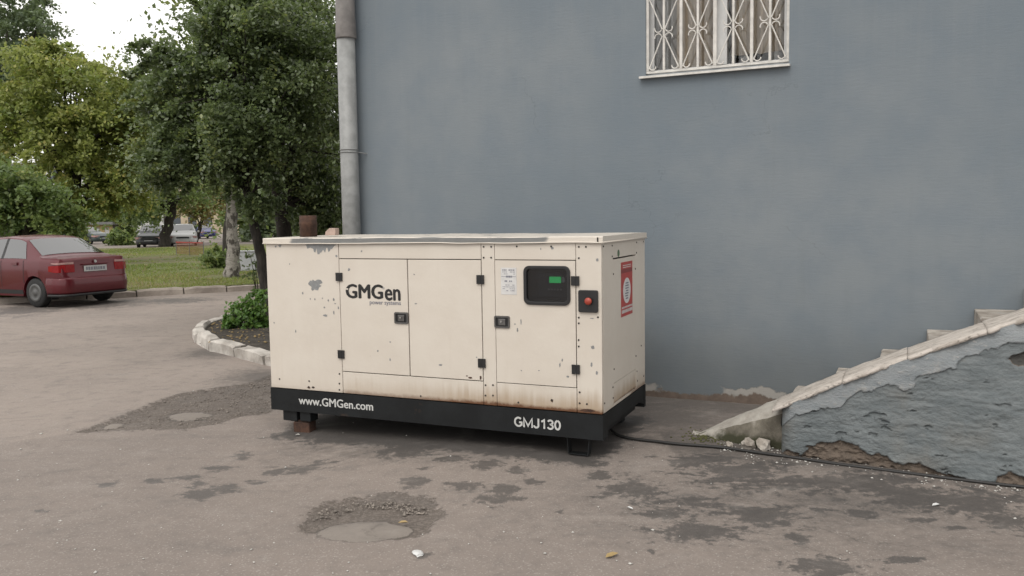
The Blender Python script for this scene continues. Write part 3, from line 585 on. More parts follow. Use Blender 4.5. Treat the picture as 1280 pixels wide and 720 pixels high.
# broken toe of the cheek wall
loc = lambda P: np.array([(P[:2] - corner) @ EW, (P[:2] - corner) @ NW])
tip = loc(G(868, 541)); of = loc(G(968, 563)); xq = xs_ + .03
n, m = 26, 12; A, B = np.meshgrid(np.linspace(0, 1, n), np.linspace(0, 1, m), indexing='ij')
xin = tip[0] + (xq - tip[0]) * A; yin = tip[1] + (YI + .02 - tip[1]) * np.minimum(A * 1.6, 1); yout = tip[1] + (of[1] + .05 - tip[1]) * A ** .8
Yt = yin + (yout - yin) * B + .012 * vn(xin * 16, B * 4, 3); Zt = np.maximum(ztop(xin), .03) - .012 - .10 * A * B ** 2 + .012 * fbm(xin * 12, Yt * 12, 7)
Xt = xin + (of[0] - xq) * 0 * A + .012 * vn(B * 9, A * 9, 5)
topv = np.stack([Xt, Yt, Zt], -1); botv = np.stack([Xt, Yt - .05 * B ** 4 * (1 + vn(xin * 12, xin * 0, 4)), Zt * 0 - .03], -1); N = n * m; idx = np.arange(N).reshape(n, m); Fs = [grid_faces(n, m)[:, ::-1]]
# side skirt in several rows
rows = [topv[:, -1]]
for q in (.3, .6, 1): 
    rr = topv[:, -1] * (1 - q) + botv[:, -1] * q; rr = rr + np.stack([rr[:, 0] * 0, -.03 * np.abs(vn(rr[:, 0] * 14, rr[:, 2] * 20, 6)) * (q < 1), rr[:, 0] * 0], -1); rows.append(rr)
rows = np.array(rows); Vs = rows.transpose(1, 0, 2).reshape(-1, 3)
inn = np.stack([topv[:, 0], botv[:, 0]], 1).reshape(-1, 3)
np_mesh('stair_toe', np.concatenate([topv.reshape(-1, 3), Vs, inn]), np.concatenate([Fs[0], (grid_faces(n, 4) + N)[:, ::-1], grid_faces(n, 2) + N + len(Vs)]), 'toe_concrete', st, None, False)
def chunk(name, px, py, s, mat, label, cat, group=None, seed=0, flat=.6):
    p = G(px, py); bm = bmesh.new(); bmesh.ops.create_icosphere(bm, subdivisions=2, radius=1)
    for v_ in bm.verts:
        k = 1 + .3 * float(vn(v_.co.x * 1.7 + seed * 3.1, v_.co.y * 1.7 + v_.co.z * 2.3, seed)) + .3 * float(vn(v_.co.x * 4.7 + seed * 3.1, v_.co.y * 4.7 + v_.co.z * 5.3, seed + 9)); v_.co *= k; v_.co.x *= s[0]; v_.co.y *= s[1]; v_.co.z *= s[2]
    me = bpy.data.meshes.new(name); bm.to_mesh(me); bm.free(); me.materials.append(MATS[mat]); o = bpy.data.objects.new(name, me); COL.objects.link(o)
    o.location = (p[0], p[1], p[2] + s[2] * .75); o.rotation_euler = (0, 0, seed * 1.3); return tag(o, label, cat, group)
chunk('rubble_stone', 936, 560, (.065, .05, .045), 'old_concrete', 'pale chunk of broken render beside the rounded end of the stair wall', 'rubble', seed=3)
chunk('rubble_stone', 954, 562, (.05, .05, .05), 'old_concrete', 'upright pale rubble lump wedged against the stair wall end', 'rubble', seed=5)
chunk('rubble_stone', 912, 558, (.05, .03, .018), 'old_concrete', 'flat thin rubble slab lying by the mossy stair toe', 'rubble', seed=6)
pts = [(*(G(RNG.normal(885, 16), RNG.normal(546, 4))), ) for _ in range(300)]
tag(rock_soup('moss', np.array(pts) + np.array([0, 0, .002]), RNG.uniform(.006, .014, 300), 'moss', .7), 'mossy dirt around the low end of the stair wall', 'moss')
# ================================================================== GENERATOR
YG = -0.4121; GL, GW = 2.98, 1.2; front = np.array([-2.0911, 7.1515]); Z0, Z1, Z2, Z3 = .141, .332, 1.573, 1.619
gen = thing('generator', 'cream soundproof diesel generator on a black steel skid with peeling paint', 'generator', (front[0], front[1], 0), YG)
def FP(px, py): return on_plane(px, py, front, YG)
c0 = front + np.array([math.cos(YG), math.sin(YG)]) * GL
def SP(px, py):
    s_, z_ = on_plane(px, py, c0, YG + math.pi / 2); return s_, z_
core = MB().box((.03, .08, Z1), (GL - .03, GW - .03, Z2 - .01)).build('inner_frame', 'seam_dark', gen)
PT = .032
def fpanel(name, x0, x1, z0, z1, mat='cream_paint', g=.0025, y=0.):
    return MB().box((x0 + g, y, z0 + g), (x1 - g, y + PT, z1 - g)).build(name, mat, gen, bevel=.004, seg=2)
xa, xb, xc_, xd, xe, xf = .742, 1.388, 2.032, 2.143, 2.786, GL; dz0, dz1 = .515, 1.447
fpanel('front_panel', 0, xa, Z1, Z2, 'cream_paint_rusty'); fpanel('top_rail', xa, xc_, dz1, Z2); fpanel('sill_panel', xa, xc_, Z1, dz0, 'cream_paint_rusty')
fpanel('post', xc_, xd, Z1, Z2, 'cream_paint_rusty', .0015); fpanel('top_rail', xd, xe, dz1, Z2, g=.0015); fpanel('sill_panel', xd, xe, Z1, dz0, 'cream_paint_rusty'); fpanel('post', xe, xf, Z1, Z2, 'cream_paint_rusty', .0015)
d1 = fpanel('door', xa, xb, dz0, dz1, g=.004, y=-.003); d2 = fpanel('door', xb, xc_, dz0, dz1, g=.004, y=-.003)
# control door with a hole for its window
cw = (*FP(655.5, 380.5), *FP(713, 332.5)); wx_0, wz_0, wx_1, wz_1 = cw
dm = wall_holes(xd + .004, xe - .004, dz0 + .004, dz1 - .004, [(wx_0 + .02, wx_1 - .02, wz_0 + .02, wz_1 - .02)], -.003, PT - .003).build('door', 'cream_paint', gen)
tag(dm, 'control door with a smoked window'); tag(d1, 'door lettered GMGen power systems')
def ring(outer, inner, y0, y1):
    n = len(outer); mb = MB(); V = [(x, y0, z) for x, z in outer] + [(x, y0, z) for x, z in inner] + [(x, y1, z) for x, z in outer] + [(x, y1, z) for x, z in inner]; fs = []
    for i in range(n):
        j = (i + 1) % n; fs += [(i, n + i, n + j, j), (i, j, 2 * n + j, 2 * n + i), (n + i, 3 * n + i, 3 * n + j, n + j), (2 * n + i, 2 * n + j, 3 * n + j, 3 * n + i)]
    return mb.add(V, fs)
ring(round_rect(wx_0, wz_0, wx_1, wz_1, .045), round_rect(wx_0 + .024, wz_0 + .024, wx_1 - .024, wz_1 - .024, .03), -.016, .03).build('window_bezel', 'black_plastic', dm, bevel=.004, seg=2, fix=True)
MB().prism(round_rect(wx_0 + .024, wz_0 + .024, wx_1 - .024, wz_1 - .024, .03), .002, .006, 'y').build('window_pane', 'smoked_glass', dm, fix=True)
MB().box((wx_0 + .01, .074, wz_0 + .01), (wx_1 - .01, .078, wz_1 - .01)).build('control_panel', 'panel_grey', dm)
ins = MB(); ins.box((wx_0 + .09, .060, wz_0 + .05), (wx_1 - .03, .0738, wz_1 - .05)); cpnl = ins.build('controller', 'panel_grey', dm, bevel=.004)
sx0, sz1 = FP(682.6, 346.5); sx1, sz0 = FP(696.8, 354.5); MB().box((sx0 + .004, .054, sz0), (sx1 + .006, .0598, sz1)).build('screen', 'lcd', dm)
MB().box((sx1 + .014, .054, sz0 + .004), (sx1 + .034, .0598, sz1 - .004)).build('switch', 'letter_white', dm)
bt = MB()
for i in range(5): bt.box((sx0 - .01 + i * .024, .056, sz0 - .055), (sx0 + .004 + i * .024, .0598, sz0 - .043))
bt.build('buttons', 'primer_grey', dm)
# hinges, latches
for (px, py), par in (((424.6, 346), d1), ((427.3, 442.7), d1), ((601, 349.3), d2), ((602.9, 453.8), d2), ((719.5, 351), dm), ((720.3, 461.5), dm)):
    x, z = FP(px, py); mb = MB(); mb.box((x - .03, -.016, z - .034), (x - .003, -.0035, z + .034)); mb.box((x + .003, -.016, z - .034), (x + .03, -.0035, z + .034)); mb.tube([(x, -.012, z - .032), (x, -.012, z + .032)], .008, 8)
    mb.build('hinge', 'black_plastic', par)
for (px, py), par in (((502.2, 397.4), d1), ((628, 402.3), dm)):
    x, z = FP(px, py); w, h = .063, .046
    la = ring(round_rect(x - w, z - h, x + w, z + h, .012, 3), round_rect(x - w + .012, z - h + .012, x + w - .012, z + h - .012, .008, 3), -.012, -.0034).build('latch', 'steel_latch', par, fix=True)
    MB().box((x - w + .01, -.0055, z - h + .01), (x + w - .01, -.0034, z + h - .01)).build('dish', 'black_plastic', la)
    MB().box((x - .028, -.014, z - .026), (x + .03, -.0056, z + .024)).build('paddle', 'steel_latch', la, bevel=.004); MB().lathe([(.008, -.02), (.008, -.0142)], (x - .004, 0, z + .004), 'y', 10).build('keyhole', 'chrome', la)
# stop button
x0, z1_ = FP(723.6, 362.3); x1, z0_ = FP(748.2, 390.7); sb = MB().prism(round_rect(x0, z0_, x1, z1_, .012, 3), -.02, -.0003, 'y').build('stop_button_box', 'black_plastic', gen, bevel=.004, fix=True)
bx, bz = FP(737.4, 376); MB().lathe([(.016, -.020), (.016, -.034), (.026, -.036), (.027, -.045), (.02, -.052), (.001, -.054)][::-1], (bx, 0, bz), 'y', 18).build('stop_button', 'button_red', sb, True)
# stickers
def bars(rows, x0, x1, ztop_, y, mat, par, seed=1, name='print_lines'):
    rr = random.Random(seed); mb = MB()
    for z_, h, fill in rows:
        x = x0
        while x < x1:
            w = rr.uniform(.006, .02)
            if rr.random() < fill: mb.box((x, y, ztop_ - z_ - h), (min(x + w, x1), y + .0004, ztop_ - z_))
            x += w + rr.uniform(.002, .005)
    o = mb.build(name, mat, par); o['kind'] = 'stuff'; return o
x0, z1_ = FP(626.3, 334.4); x1, z0_ = FP(646.2, 368.4)
s1 = MB().box((x0, -.0048, z0_), (x1, -.0035, z1_)).build('notice_sticker', 'white_vinyl', dm)
bars([(.014, .008, .95), (.03, .005, .8), (.045, .004, .8), (.128, .004, .5), (.142, .004, .7), (.156, .004, .6), (.17, .005, .5)], x0 + .012, x1 - .012, z1_, -.0055, 'ink_grey', s1, 3)
MB().box((x0 + .004, -.0055, z1_ - .068), (x1 - .004, -.0050, z1_ - .065)).build('rule_line', 'ink_grey', s1); bars([(.06, .014, .5), (.095, .012, .9)], x0 + .03, x1 - .035, z1_, -.0056, 'ink_grey', s1, 8)
# lettering
gx0, gzb = FP(432.7, 372.3)[0], FP(460, 372.8)[1]; gx1 = FP(501.2, 372)[0]; wG = (gx1 - gx0)
t1 = text('GMG', gx0, gx0 + wG * .69, gzb, -.0046, 'ink_black', d1, 'lettering', .042); text('en', gx0 + wG * .715, gx1, gzb - .010, -.0046, 'ink_black', d1, 'lettering', .034, 1.22)
text('power systems', FP(462.5, 380)[0], gx1, FP(480, 380.6)[1], -.0046, 'ink_grey', d1, 'lettering', .02); text('®', gx0 + wG * .675, gx0 + wG * .715, gzb + .075, -.0046, 'ink_grey', d1, 'lettering')
# skid
SY = .012
sk = MB(); sk.box((-.005, -.004, Z0), (GL + .005, SY, Z1 - .004)); sk.box((-.005, SY, Z1 - .02), (GL + .005, .14, Z1 - .0045)); sk.box((-.005, SY, Z0), (GL + .005, .10, Z0 + .012))
beam = sk.build('front_beam', 'skid_paint', gen)
MB().box((-.005, GW - .05, Z0), (GL + .005, GW + .004, Z1 - .004)).build('rear_beam', 'skid_paint', gen)
for xx in (-.003, GL - .015): MB().prism([(.13, Z1 - .006), (.13, Z0 + .07), (.25, Z1 - .12), (GW - .32, Z1 - .12), (GW - .2, Z0 + .07), (GW - .051, Z0 + .03), (GW - .051, Z1 - .006)], xx, xx + .018, 'x').build('side_beam', 'skid_paint', gen, fix=True)
MB().box((.05, .145, Z0 - .02), (GL - .07, GW - .06, Z1 - .007)).build('skid_light_block', 'skid_paint', gen)  # solid box added inside the skid to block light and darken the ground
MB().box((GL - .012, .0125, Z0 + .013), (GL + .004, .128, Z1 - .021)).build('beam_end', 'skid_paint', gen)
text('www.GMGen.com', FP(374, 505)[0], FP(467, 511)[0], FP(420, 507.6)[1] - .008, -.0056, 'letter_white', beam, 'lettering', .024); 
def ell(cx, cz, rx, rz, a0, a1, n=12): return [(cx + rx * math.cos(math.radians(a0 + (a1 - a0) * k / n)), cz + rz * math.sin(math.radians(a0 + (a1 - a0) * k / n))) for k in range(n + 1)]
GLY = {'G': (.72, [ell(.36, .5, .29, .43, 48, 270) + ell(.36, .5, .29, .43, 270, 318)[1:] + [(.61, .22), (.61, .46), (.40, .46)]]), 'M': (.80, [[(.08, 0), (.08, .93), (.40, .16), (.72, .93), (.72, 0)]]), 'J': (.54, [[(.42, 1), (.42, .28)] + ell(.245, .28, .175, .21, 0, -180)[1:]]),
       '1': (.54, [[(.34, 0), (.34, .92), (.27, .84), (.12, .72)]]), '3': (.56, [ell(.27, .72, .18, .21, 165, -80) + ell(.27, .285, .20, .225, 80, -165)]), '0': (.56, [ell(.27, .5, .19, .43, 90, 450, 20)])}
def stroke_text(body, x0, x1, z, h, y, mat, parent, wdt=.19):
    adv = sum(GLY[c_][0] for c_ in body); k = (x1 - x0) / adv; x = x0; mb = MB(); lay = 0
    for c_ in body:
        for line in GLY[c_][1]:
            P = [np.array((x + a_ * k, z + b_ * h)) for a_, b_ in line]; hw_ = wdt * h / 2; V = []
            for i in range(len(P)):
                d0 = P[i] - P[i - 1] if i else P[1] - P[0]; d1_ = P[i + 1] - P[i] if i < len(P) - 1 else d0; d0 = d0 / np.linalg.norm(d0); d1_ = d1_ / np.linalg.norm(d1_); n0 = np.array([-d0[1], d0[0]]); n1_ = np.array([-d1_[1], d1_[0]]); m_ = n0 + n1_; m_ = m_ / (np.linalg.norm(m_) + 1e-9); m_ = m_ * min(1 / max(m_ @ n0, .3), 1.7) * hw_
                V += [(P[i][0] + m_[0], y - lay * .00002, P[i][1] + m_[1]), (P[i][0] - m_[0], y - lay * .00002, P[i][1] - m_[1])]
            mb.add(V, [(2 * i, 2 * i + 1, 2 * i + 3, 2 * i + 2) for i in range(len(P) - 1)]); lay += 1
        x += GLY[c_][0] * k
    return mb.build('lettering', mat, parent)
stroke_text('GMJ130', FP(643, 533)[0], FP(702, 536)[0], FP(672, 535.2)[1], .074, -.0056, 'letter_white', beam)
# feet
xl, zl = FP(707, 560); xr_, _ = FP(736, 560)
ft = MB(); ft.prism([(xl, Z0 - .002), (xl + .012, .012), (xr_ - .012, .012), (xr_, Z0 - .002), (xr_ - .007, Z0 - .002), (xr_ - .018, .018), (xl + .018, .018), (xl + .007, Z0 - .002)], .02, .09, 'y'); ft.build('foot', 'skid_paint', gen, fix=True)
for a, b, zb in ((352, 369, .048), (373, 386, .055)):
    xa_, xb_ = FP(a, 520)[0], FP(b, 520)[0]; MB().box((xa_, .02, zb), (xb_, .13, Z0 - .001)).build('foot', 'skid_paint', gen, bevel=.006)
for xx in (.2, GL - .3): MB().box((xx, GW - .16, .012), (xx + .14, GW - .06, Z0 - .001)).build('foot', 'skid_paint', gen, bevel=.006)
xs0 = FP(362, 530)[0]; bp_ = front + np.array([math.cos(YG), math.sin(YG)]) * (xs0 + .09) + np.array([-math.sin(YG), math.cos(YG)]) * .075
blk = MB(); hz = .048 - float(gh(*bp_)) + .006; zgb = float(gh(*bp_)) - .012; blk.box((-.07, -.05, 0), (.085, .06, .9 * (.053 - zgb))); blk.box((-.105, -.035, .9 * (.053 - zgb) + .0005), (.085, .065, .053 - zgb))
tag(blk.build('support_block', 'rust', None, bevel=.006), 'rusty steel block propping up the skid under the website lettering', 'block'); bo = bpy.data.objects['support_block']; bo.location = (bp_[0], bp_[1], zgb); bo.rotation_euler = (0, 0, YG + .1)
# right end
sidep = MB(); sx = GL
def sbox(y0, y1, z0, z1, d=PT, g=.002, out=0.): return MB().box((sx - d + out, y0 + g, z0 + g), (sx + out, y1 - g, z1 - g))
ya, zc1 = SP(766.9, 478.4); yb, zc2 = SP(795.3, 461.5); zc = (zc1 + zc2) / 2; slot_z = SP(780, 320.8)[1]
sp = wall_holes(PT + .002, GW, Z1 + .002, Z2 - .002, [(ya, yb, Z1 + .02, zc), (ya, yb - .01, slot_z - .008, slot_z + .004)], 0, PT)
spo = sp.build('end_panel', 'cream_paint_rusty', gen); spo.rotation_euler = (0, 0, math.pi / 2); spo.location = (GL, 0, 0)
MB().box((GL - .025, ya + .004, Z1 + .024), (GL - .003, yb - .004, zc - .004)).build('access_cover', 'cream_paint_rusty', gen, bevel=.003)
MB().box((-.0, .04, Z1 + .002), (PT, GW, Z2 - .002)).build('end_panel', 'cream_paint_rusty', gen, bevel=.004); MB().box((PT + .002, GW - PT, Z1 + .002), (GL - PT - .002, GW - .001, Z2 - .002)).build('rear_panel', 'cream_paint_rusty', gen)
sy0, sz1 = SP(776, 328.3); sy1, _ = SP(790.2, 325); _, szb = SP(776, 397)
rs = MB().box((GL + .0005, sy0, szb), (GL + .0015, sy1, sz1)).build('warning_sticker', 'sticker_red', gen)
MB().box((GL + .0016, sy0 + .004, sz1 - .085), (GL + .002, sy1 - .004, sz1 - .055)).build('header_strip', 'sticker_maroon', rs)
yc_, zc_ = (sy0 + sy1) / 2, (sz1 + szb) / 2 - .015; wy = sy1 - sy0
MB().prism([(yc_ + wy * .33 * math.cos(a), zc_ + .10 * math.sin(a)) for a in np.linspace(0, 2 * math.pi, 28, endpoint=False)], GL + .0016, GL + .002, 'x').build('oval_badge', 'white_vinyl', rs, fix=True)
rr = random.Random(5); mb = MB()
for i, z_ in enumerate(np.linspace(zc_ + .06, zc_ - .06, 7)): mb.box((GL + .0021, yc_ - wy * .16 * rr.uniform(.5, 1), z_ - .006), (GL + .0024, yc_ + wy * .16 * rr.uniform(.5, 1), z_ + .004))
mb.build('print_lines', 'ink_grey', rs)['kind'] = 'stuff'; mb = MB()
for z_, h in ((szb + .062, .014), (szb + .025, .026)):
    y_ = sy0 + .02
    while y_ < sy1 - .03: w = rr.uniform(.018, .035); mb.box((GL + .0016, y_, z_), (GL + .002, y_ + w, z_ + h)); y_ += w + .008
for z_ in (sz1 - .03, sz1 - .045): mb.box((GL + .0016, sy0 + .05, z_), (GL + .002, sy1 - .04, z_ + .006))
mb.build('print_lines', 'letter_white', rs)['kind'] = 'stuff'
yy, z_ = SP(773, 316.5); MB().lathe([(.028, GL + .0005), (.028, GL + .0015)], (0, yy, z_), 'x', 14).build('round_sticker', 'sticker_green', gen)
# lid
lid = thing('lid_dummy', None, None); bpy.data.objects.remove(lid)
n = 60; mb = MB(); ov = .014
def zl_(x): return Z3 + .004 * math.sin(x * 5) * math.sin(x * 1.9 + 1) + (.006 if 1.2 < x < 1.45 else 0) * 1.
V = []; 
for i in range(n + 1):
    x = -ov + (GL + 2 * ov) * i / n; w = .004 * float(vn(x * 5, 0, 3)); zt = Z3 + .004 * float(vn(x * 3.3, 1, 5)); zb = Z2 - .003 + .004 * float(vn(x * 4.1, 2, 6))
    V += [(x, -ov + w, zb), (x, -ov + w, zt - .006), (x, -ov + .006, zt), (x, GW * .35, zt + .003 + .003 * float(vn(x * 2, 4, 9))), (x, GW * .7, zt + .004), (x, GW + ov - .006, zt), (x, GW + ov, zt - .006), (x, GW + ov, zb)]
fs = [(i * 8 + k, (i + 1) * 8 + k, (i + 1) * 8 + k + 1, i * 8 + k + 1) for i in range(n) for k in range(7)] + [(i * 8 + 7, (i + 1) * 8 + 7, (i + 1) * 8, i * 8) for i in range(n)] + [tuple(range(8))[::-1], tuple(n * 8 + k for k in range(8))]
lid = mb.add(V, fs).build('lid', 'lid_paint', gen)
bd = MB(); bd.tube([(-ov - .001 + (GL + 2 * ov) * i / 40, -ov - .003 + .003 * float(vn(i * .5, 0, 3)), Z2 + .001 + .004 * float(vn(i * .4, 2, 6))) for i in range(41)], .005, 6); bd.tube([(GL + ov + .001, -ov, Z2 + .002), (GL + ov + .001, GW + ov, Z2 + .002)], .005, 6); bd.build('lid_rim', 'cream_paint', lid, True)
ls = MB()
for px, py in ((728, 299), (751, 300), (759, 298.5), (801, 294)): pass
ls.box((2.952, -ov - .0035, Z2 + .006), (2.962, -ov - .001, Z3 - .008)); ls.build('lid_seam', 'seam_dark', lid)
# exhaust
ex0, _ = on_plane(376.5, 280, front, YG, .28); ex1, _ = on_plane(394, 280, front, YG, .28); er = (ex1 - ex0) / 2
MB().lathe([(er, Z3 - .02), (er, Z3 + .10), (er * 1.04, Z3 + .105), (er * 1.04, Z3 + .125), (er, Z3 + .13), (er, Z3 + .185), (er * .9, Z3 + .186), (er * .88, Z3 + .1)], ((ex0 + ex1) / 2, .28, 0), n=22).build('exhaust_stack', 'rust', gen, True)
# rivets and screws
rv = [(488, 1)] ; riv = []
for px, py in ((604.7, 308.5), (614, 308.5), (604.7, 322), (614, 322), (723.6, 308.5), (732.5, 308.5), (723.6, 322.6), (646, 308), (689, 308), (607, 481.3), (616.3, 481.3), (607, 494.3), (616.3, 494.3), (724.6, 490.3), (724.6, 504), (733.7, 505), (755, 504), (723.6, 397), (723.6, 404), (747.5, 396.5), (349.6, 473.7), (386.5, 476.3), (386, 483.6), (391.5, 483.8), (424.4, 467.3), (424.4, 479.4), (424.4, 487.2), (723.5, 433), (648, 503), (690, 500), (526, 495), (723.4, 425)):
    if px < 750: riv.append(FP(px, py))
mb = MB()
for x, z in riv: mb.lathe([(.007, -.0036), (.007, -.0005)], (x, 0, z), 'y', 8)
for px, py in ((754, 308), (765, 307), (795.5, 303), (804, 302), (765, 320.5), (795.5, 315.8), (766.5, 342.5), (794, 336), (767.4, 461.4), (794.8, 445), (801.3, 432), (766, 484), (796, 464), (796.6, 476), (804.5, 470), (766.2, 497.5), (755.6, 504), (752.5, 493)):
    if px > 753: y_, z_ = SP(px, py); mb.lathe([(.007, GL + .0005), (.007, GL + .0035)], (0, y_, z_), 'x', 8)
mb.build('rivets', 'seam_dark', gen)['kind'] = 'stuff'
# peeled paint: grey primer showing, ragged outlines
def chip(px, py, hw, hh, seed, mat='primer_grey', par=gen, y=-.0012, spike=.35, n=26):
    cx, cz = FP(px, py); hw, hh = (hw, hh) if hw > 5 else (hw * .8, hh * .8); sxx = (FP(px + hw, py)[0] - FP(px - hw, py)[0]) / 2; szz = (FP(px, py - hh)[1] - FP(px, py + hh)[1]) / 2; P = []
    for k in range(n):
        a = 2 * math.pi * k / n; r = 1 + spike * float(vn(k * .9, seed * 7.3, seed)) + .2 * float(vn(k * 2.3, seed, seed + 1)); P.append((cx + sxx * r * math.cos(a), y, cz + szz * r * math.sin(a)))
    mb = MB(); mb.add([(cx, y, cz)] + P, [(0, 1 + k, 1 + (k + 1) % n) for k in range(n)]); return mb.build('paint_chip', mat, par)
# large scar below the lid
xx = np.linspace(FP(381, 310)[0], FP(421, 310)[0], 28); mb = MB(); P = []
for i, x in enumerate(xx):
    tt = i / 27; dep = .085 * (math.sin(math.pi * tt) ** .6) * (.8 + .35 * float(vn(i * .9, 2, 4))) + .012 * float(vn(i * 2.1, 7, 8)); P.append((x, max(dep, .006)))
mb.add([(x, -.0012, Z2 - .004) for x, d in P] + [(x + .004 * float(vn(i * 3., 1, 1)), -.0012, Z2 - d) for i, (x, d) in enumerate(P)], [(i + 28, i + 29, i + 1, i) for i in range(27)]); mb.build('paint_chip', 'primer_grey', gen)
chip(394, 355.5, 7.5, 6.3, 3)
for i, (a, b, w, h) in enumerate(((406.5, 394.3, 3.2, 1.8), (378.5, 366.5, 1.2, 2), (388, 373.5, .7, 1.4), (393.6, 374, .9, 1.6), (403, 372.8, .7, 1.2), (410.4, 375.5, 1.2, 1.6), (417.2, 374.3, 1.3, 2), (405.6, 384.4, 1.4, 1.2), (417.4, 391, 1.2, 2.6), (419, 379.5, 1.4, .8), (350, 307.5, 2.2, 1.8), (344.6, 308, 1.4, 1.4), (369.7, 414, .9, 2.2), (342.7, 403.6, 1, 1), (420.5, 320, 1.6, 2), (362, 330, .8, 1.2), (423, 385, 1, 2))): chip(a, b, w, h, 10 + i)
for i, (a, b, w, h) in enumerate(((436.5, 337, 1.8, 2.2), (452, 314, 1, 1.4))): chip(a, b, w, h, 40 + i, y=-.0042 if b > 325 else -.0012, par=d1 if b > 325 else gen)
for i, (a, b, w, h) in enumerate(((520, 379.5, 1.8, 1), (551, 456, 2.4, 1.4), (596, 446.5, 1, 1), (518, 343, 1, 1))): chip(a, b, w, h, 50 + i, y=-.0042, par=d2)
for i, (a, b, w, h) in enumerate(((472.5, 438.5, 1.2, 1.6), (488, 427.5, 1.2, 1.2), (488, 449.5, 1, 2))): chip(a, b, w, h, 55 + i, y=-.0042, par=d1)
for i, (a, b, w, h) in enumerate(((647, 412, 1, 3), (651.5, 402, .9, 4), (644, 405, 1.2, 1.2), (700, 456, 1.2, 3), (703, 450, 1, 2), (710, 470.5, 2, 1.6), (674, 463, 1, 1), (652, 463, 1, 1))): chip(a, b, w, h, 60 + i, y=-.0042, par=dm)
for i, (a, b, w, h) in enumerate(((741, 434, 2.5, 3), (739.5, 456, 1.5, 3.5), (746, 466, 1.8, 3), (746.5, 325, 2, 2.2), (690.5, 310, 2, 2.4), (676, 311, .8, 2), (740, 398, 3, .8))): chip(a, b, w, h, 70 + i, 'rust' if i < 3 and False else 'primer_grey')
# cream bites out of the first letter
for i, (a, b, w, h) in enumerate(((434.2, 361.2, 1.9, 1.2), (437.5, 363.6, 1.2, .8))): chip(a, b, w, h, 90 + i, 'cream_paint', d1, -.0054)
# rust runs
for i, (a, b, w, h) in enumerate(((386, 484.5, 2.4, 1.4), (391.5, 484.2, 2.2, 1.4), (588, 472, 3, 1.6), (584, 469.8, 1.6, .9), (690, 500.5, 2, 2.5), (735, 513, 9, 2.2), (601, 472, 1.4, 3))): chip(a, b, w, h, 100 + i, 'rust', gen if b > 474 else d2, -.0013 if b > 474 else -.0043)
# brick on the roof
bw = front + np.array([math.cos(YG), math.sin(YG)]) * on_plane(415, 290, front, YG, .3)[0] + np.array([-math.sin(YG), math.cos(YG)]) * .3
br_ = MB().prism([(-.05, 0), (.05, 0), (.05, .06), (-.005, .062), (-.028, .045), (-.045, .03)], -.035, .035, 'y').build('brick', 'brick_pink', None, bevel=.004, fix=True); br_.location = (bw[0], bw[1], Z3 + .013); br_.rotation_euler = (0, 0, YG + .1)
tag(br_, 'broken pale pink brick lying on the generator lid near the drainpipe', 'brick')
# ------------------------------------------------------------------ cable and litter
cp = [G(*p) for p in ((748, 531), (760, 538), (772, 545), (790, 550), (820, 553.5), (850, 557), (900, 561), (950, 568), (1000, 575), (1050, 582.5), (1100, 589), (1150, 595.5), (1210, 603), (1285, 611.5), (1400, 622))]
cpp = [Vector((p[0], p[1], p[2] + .012 + (.05 if i == 0 else .02 if i == 1 else 0))) for i, p in enumerate(cp)]
fine_ = []
for a in range(len(cpp) - 1):
    p0, p1, p2, p3 = cpp[max(a - 1, 0)], cpp[a], cpp[a + 1], cpp[min(a + 2, len(cpp) - 1)]
    for k in range(6):
        s_ = k / 6; fine_.append(.5 * ((2 * p1) + (-p0 + p2) * s_ + (2 * p0 - 5 * p1 + 4 * p2 - p3) * s_ * s_ + (-p0 + 3 * p1 - 3 * p2 + p3) * s_ ** 3))
tag(MB().tube(fine_, .0115, 8).build('cable', 'cable_rubber', None, True), 'black power cable trailing from the generator along the stair wall', 'cable')
def litter_leaf(px, py, s, label, mat='dry_leaf', rot=0.):
    p = G(px, py); V = [(-s, 0, .004), (-s * .4, s * .42, .012), (s * .4, s * .36, .014), (s, 0, .006), (s * .4, -s * .36, .012), (-s * .4, -s * .42, .01), (0, 0, .003)]
    o = MB().add(V, [(0, 6, 1), (1, 6, 2), (2, 6, 3), (3, 6, 4), (4, 6, 5), (5, 6, 0)]).build('fallen_leaf', mat); o.location = (p[0], p[1], p[2] + .004); o.rotation_euler = (0, 0, rot); return tag(o, label, 'leaf')
litter_leaf(504, 655, .03, 'yellow fallen leaf in the dark gravel of the pothole'); litter_leaf(765, 696, .045, 'curled tan fallen leaf on open asphalt away from any stain', rot=.6); litter_leaf(372, 545, .02, 'small pale scrap beside the rusty support block', 'plaster_chip')
litter_leaf(787, 637, .025, 'thin white litter scrap on asphalt among dark stains', 'paper', 2.4); litter_leaf(1170, 633, .03, 'white litter scrap on wet asphalt below the stair wall', 'paper', .3)
pp = chunk('crumpled_paper', 522, 693, (.042, .024, .008), 'paper', 'crumpled white paper pressed into a small hole in the asphalt', 'paper', seed=4)
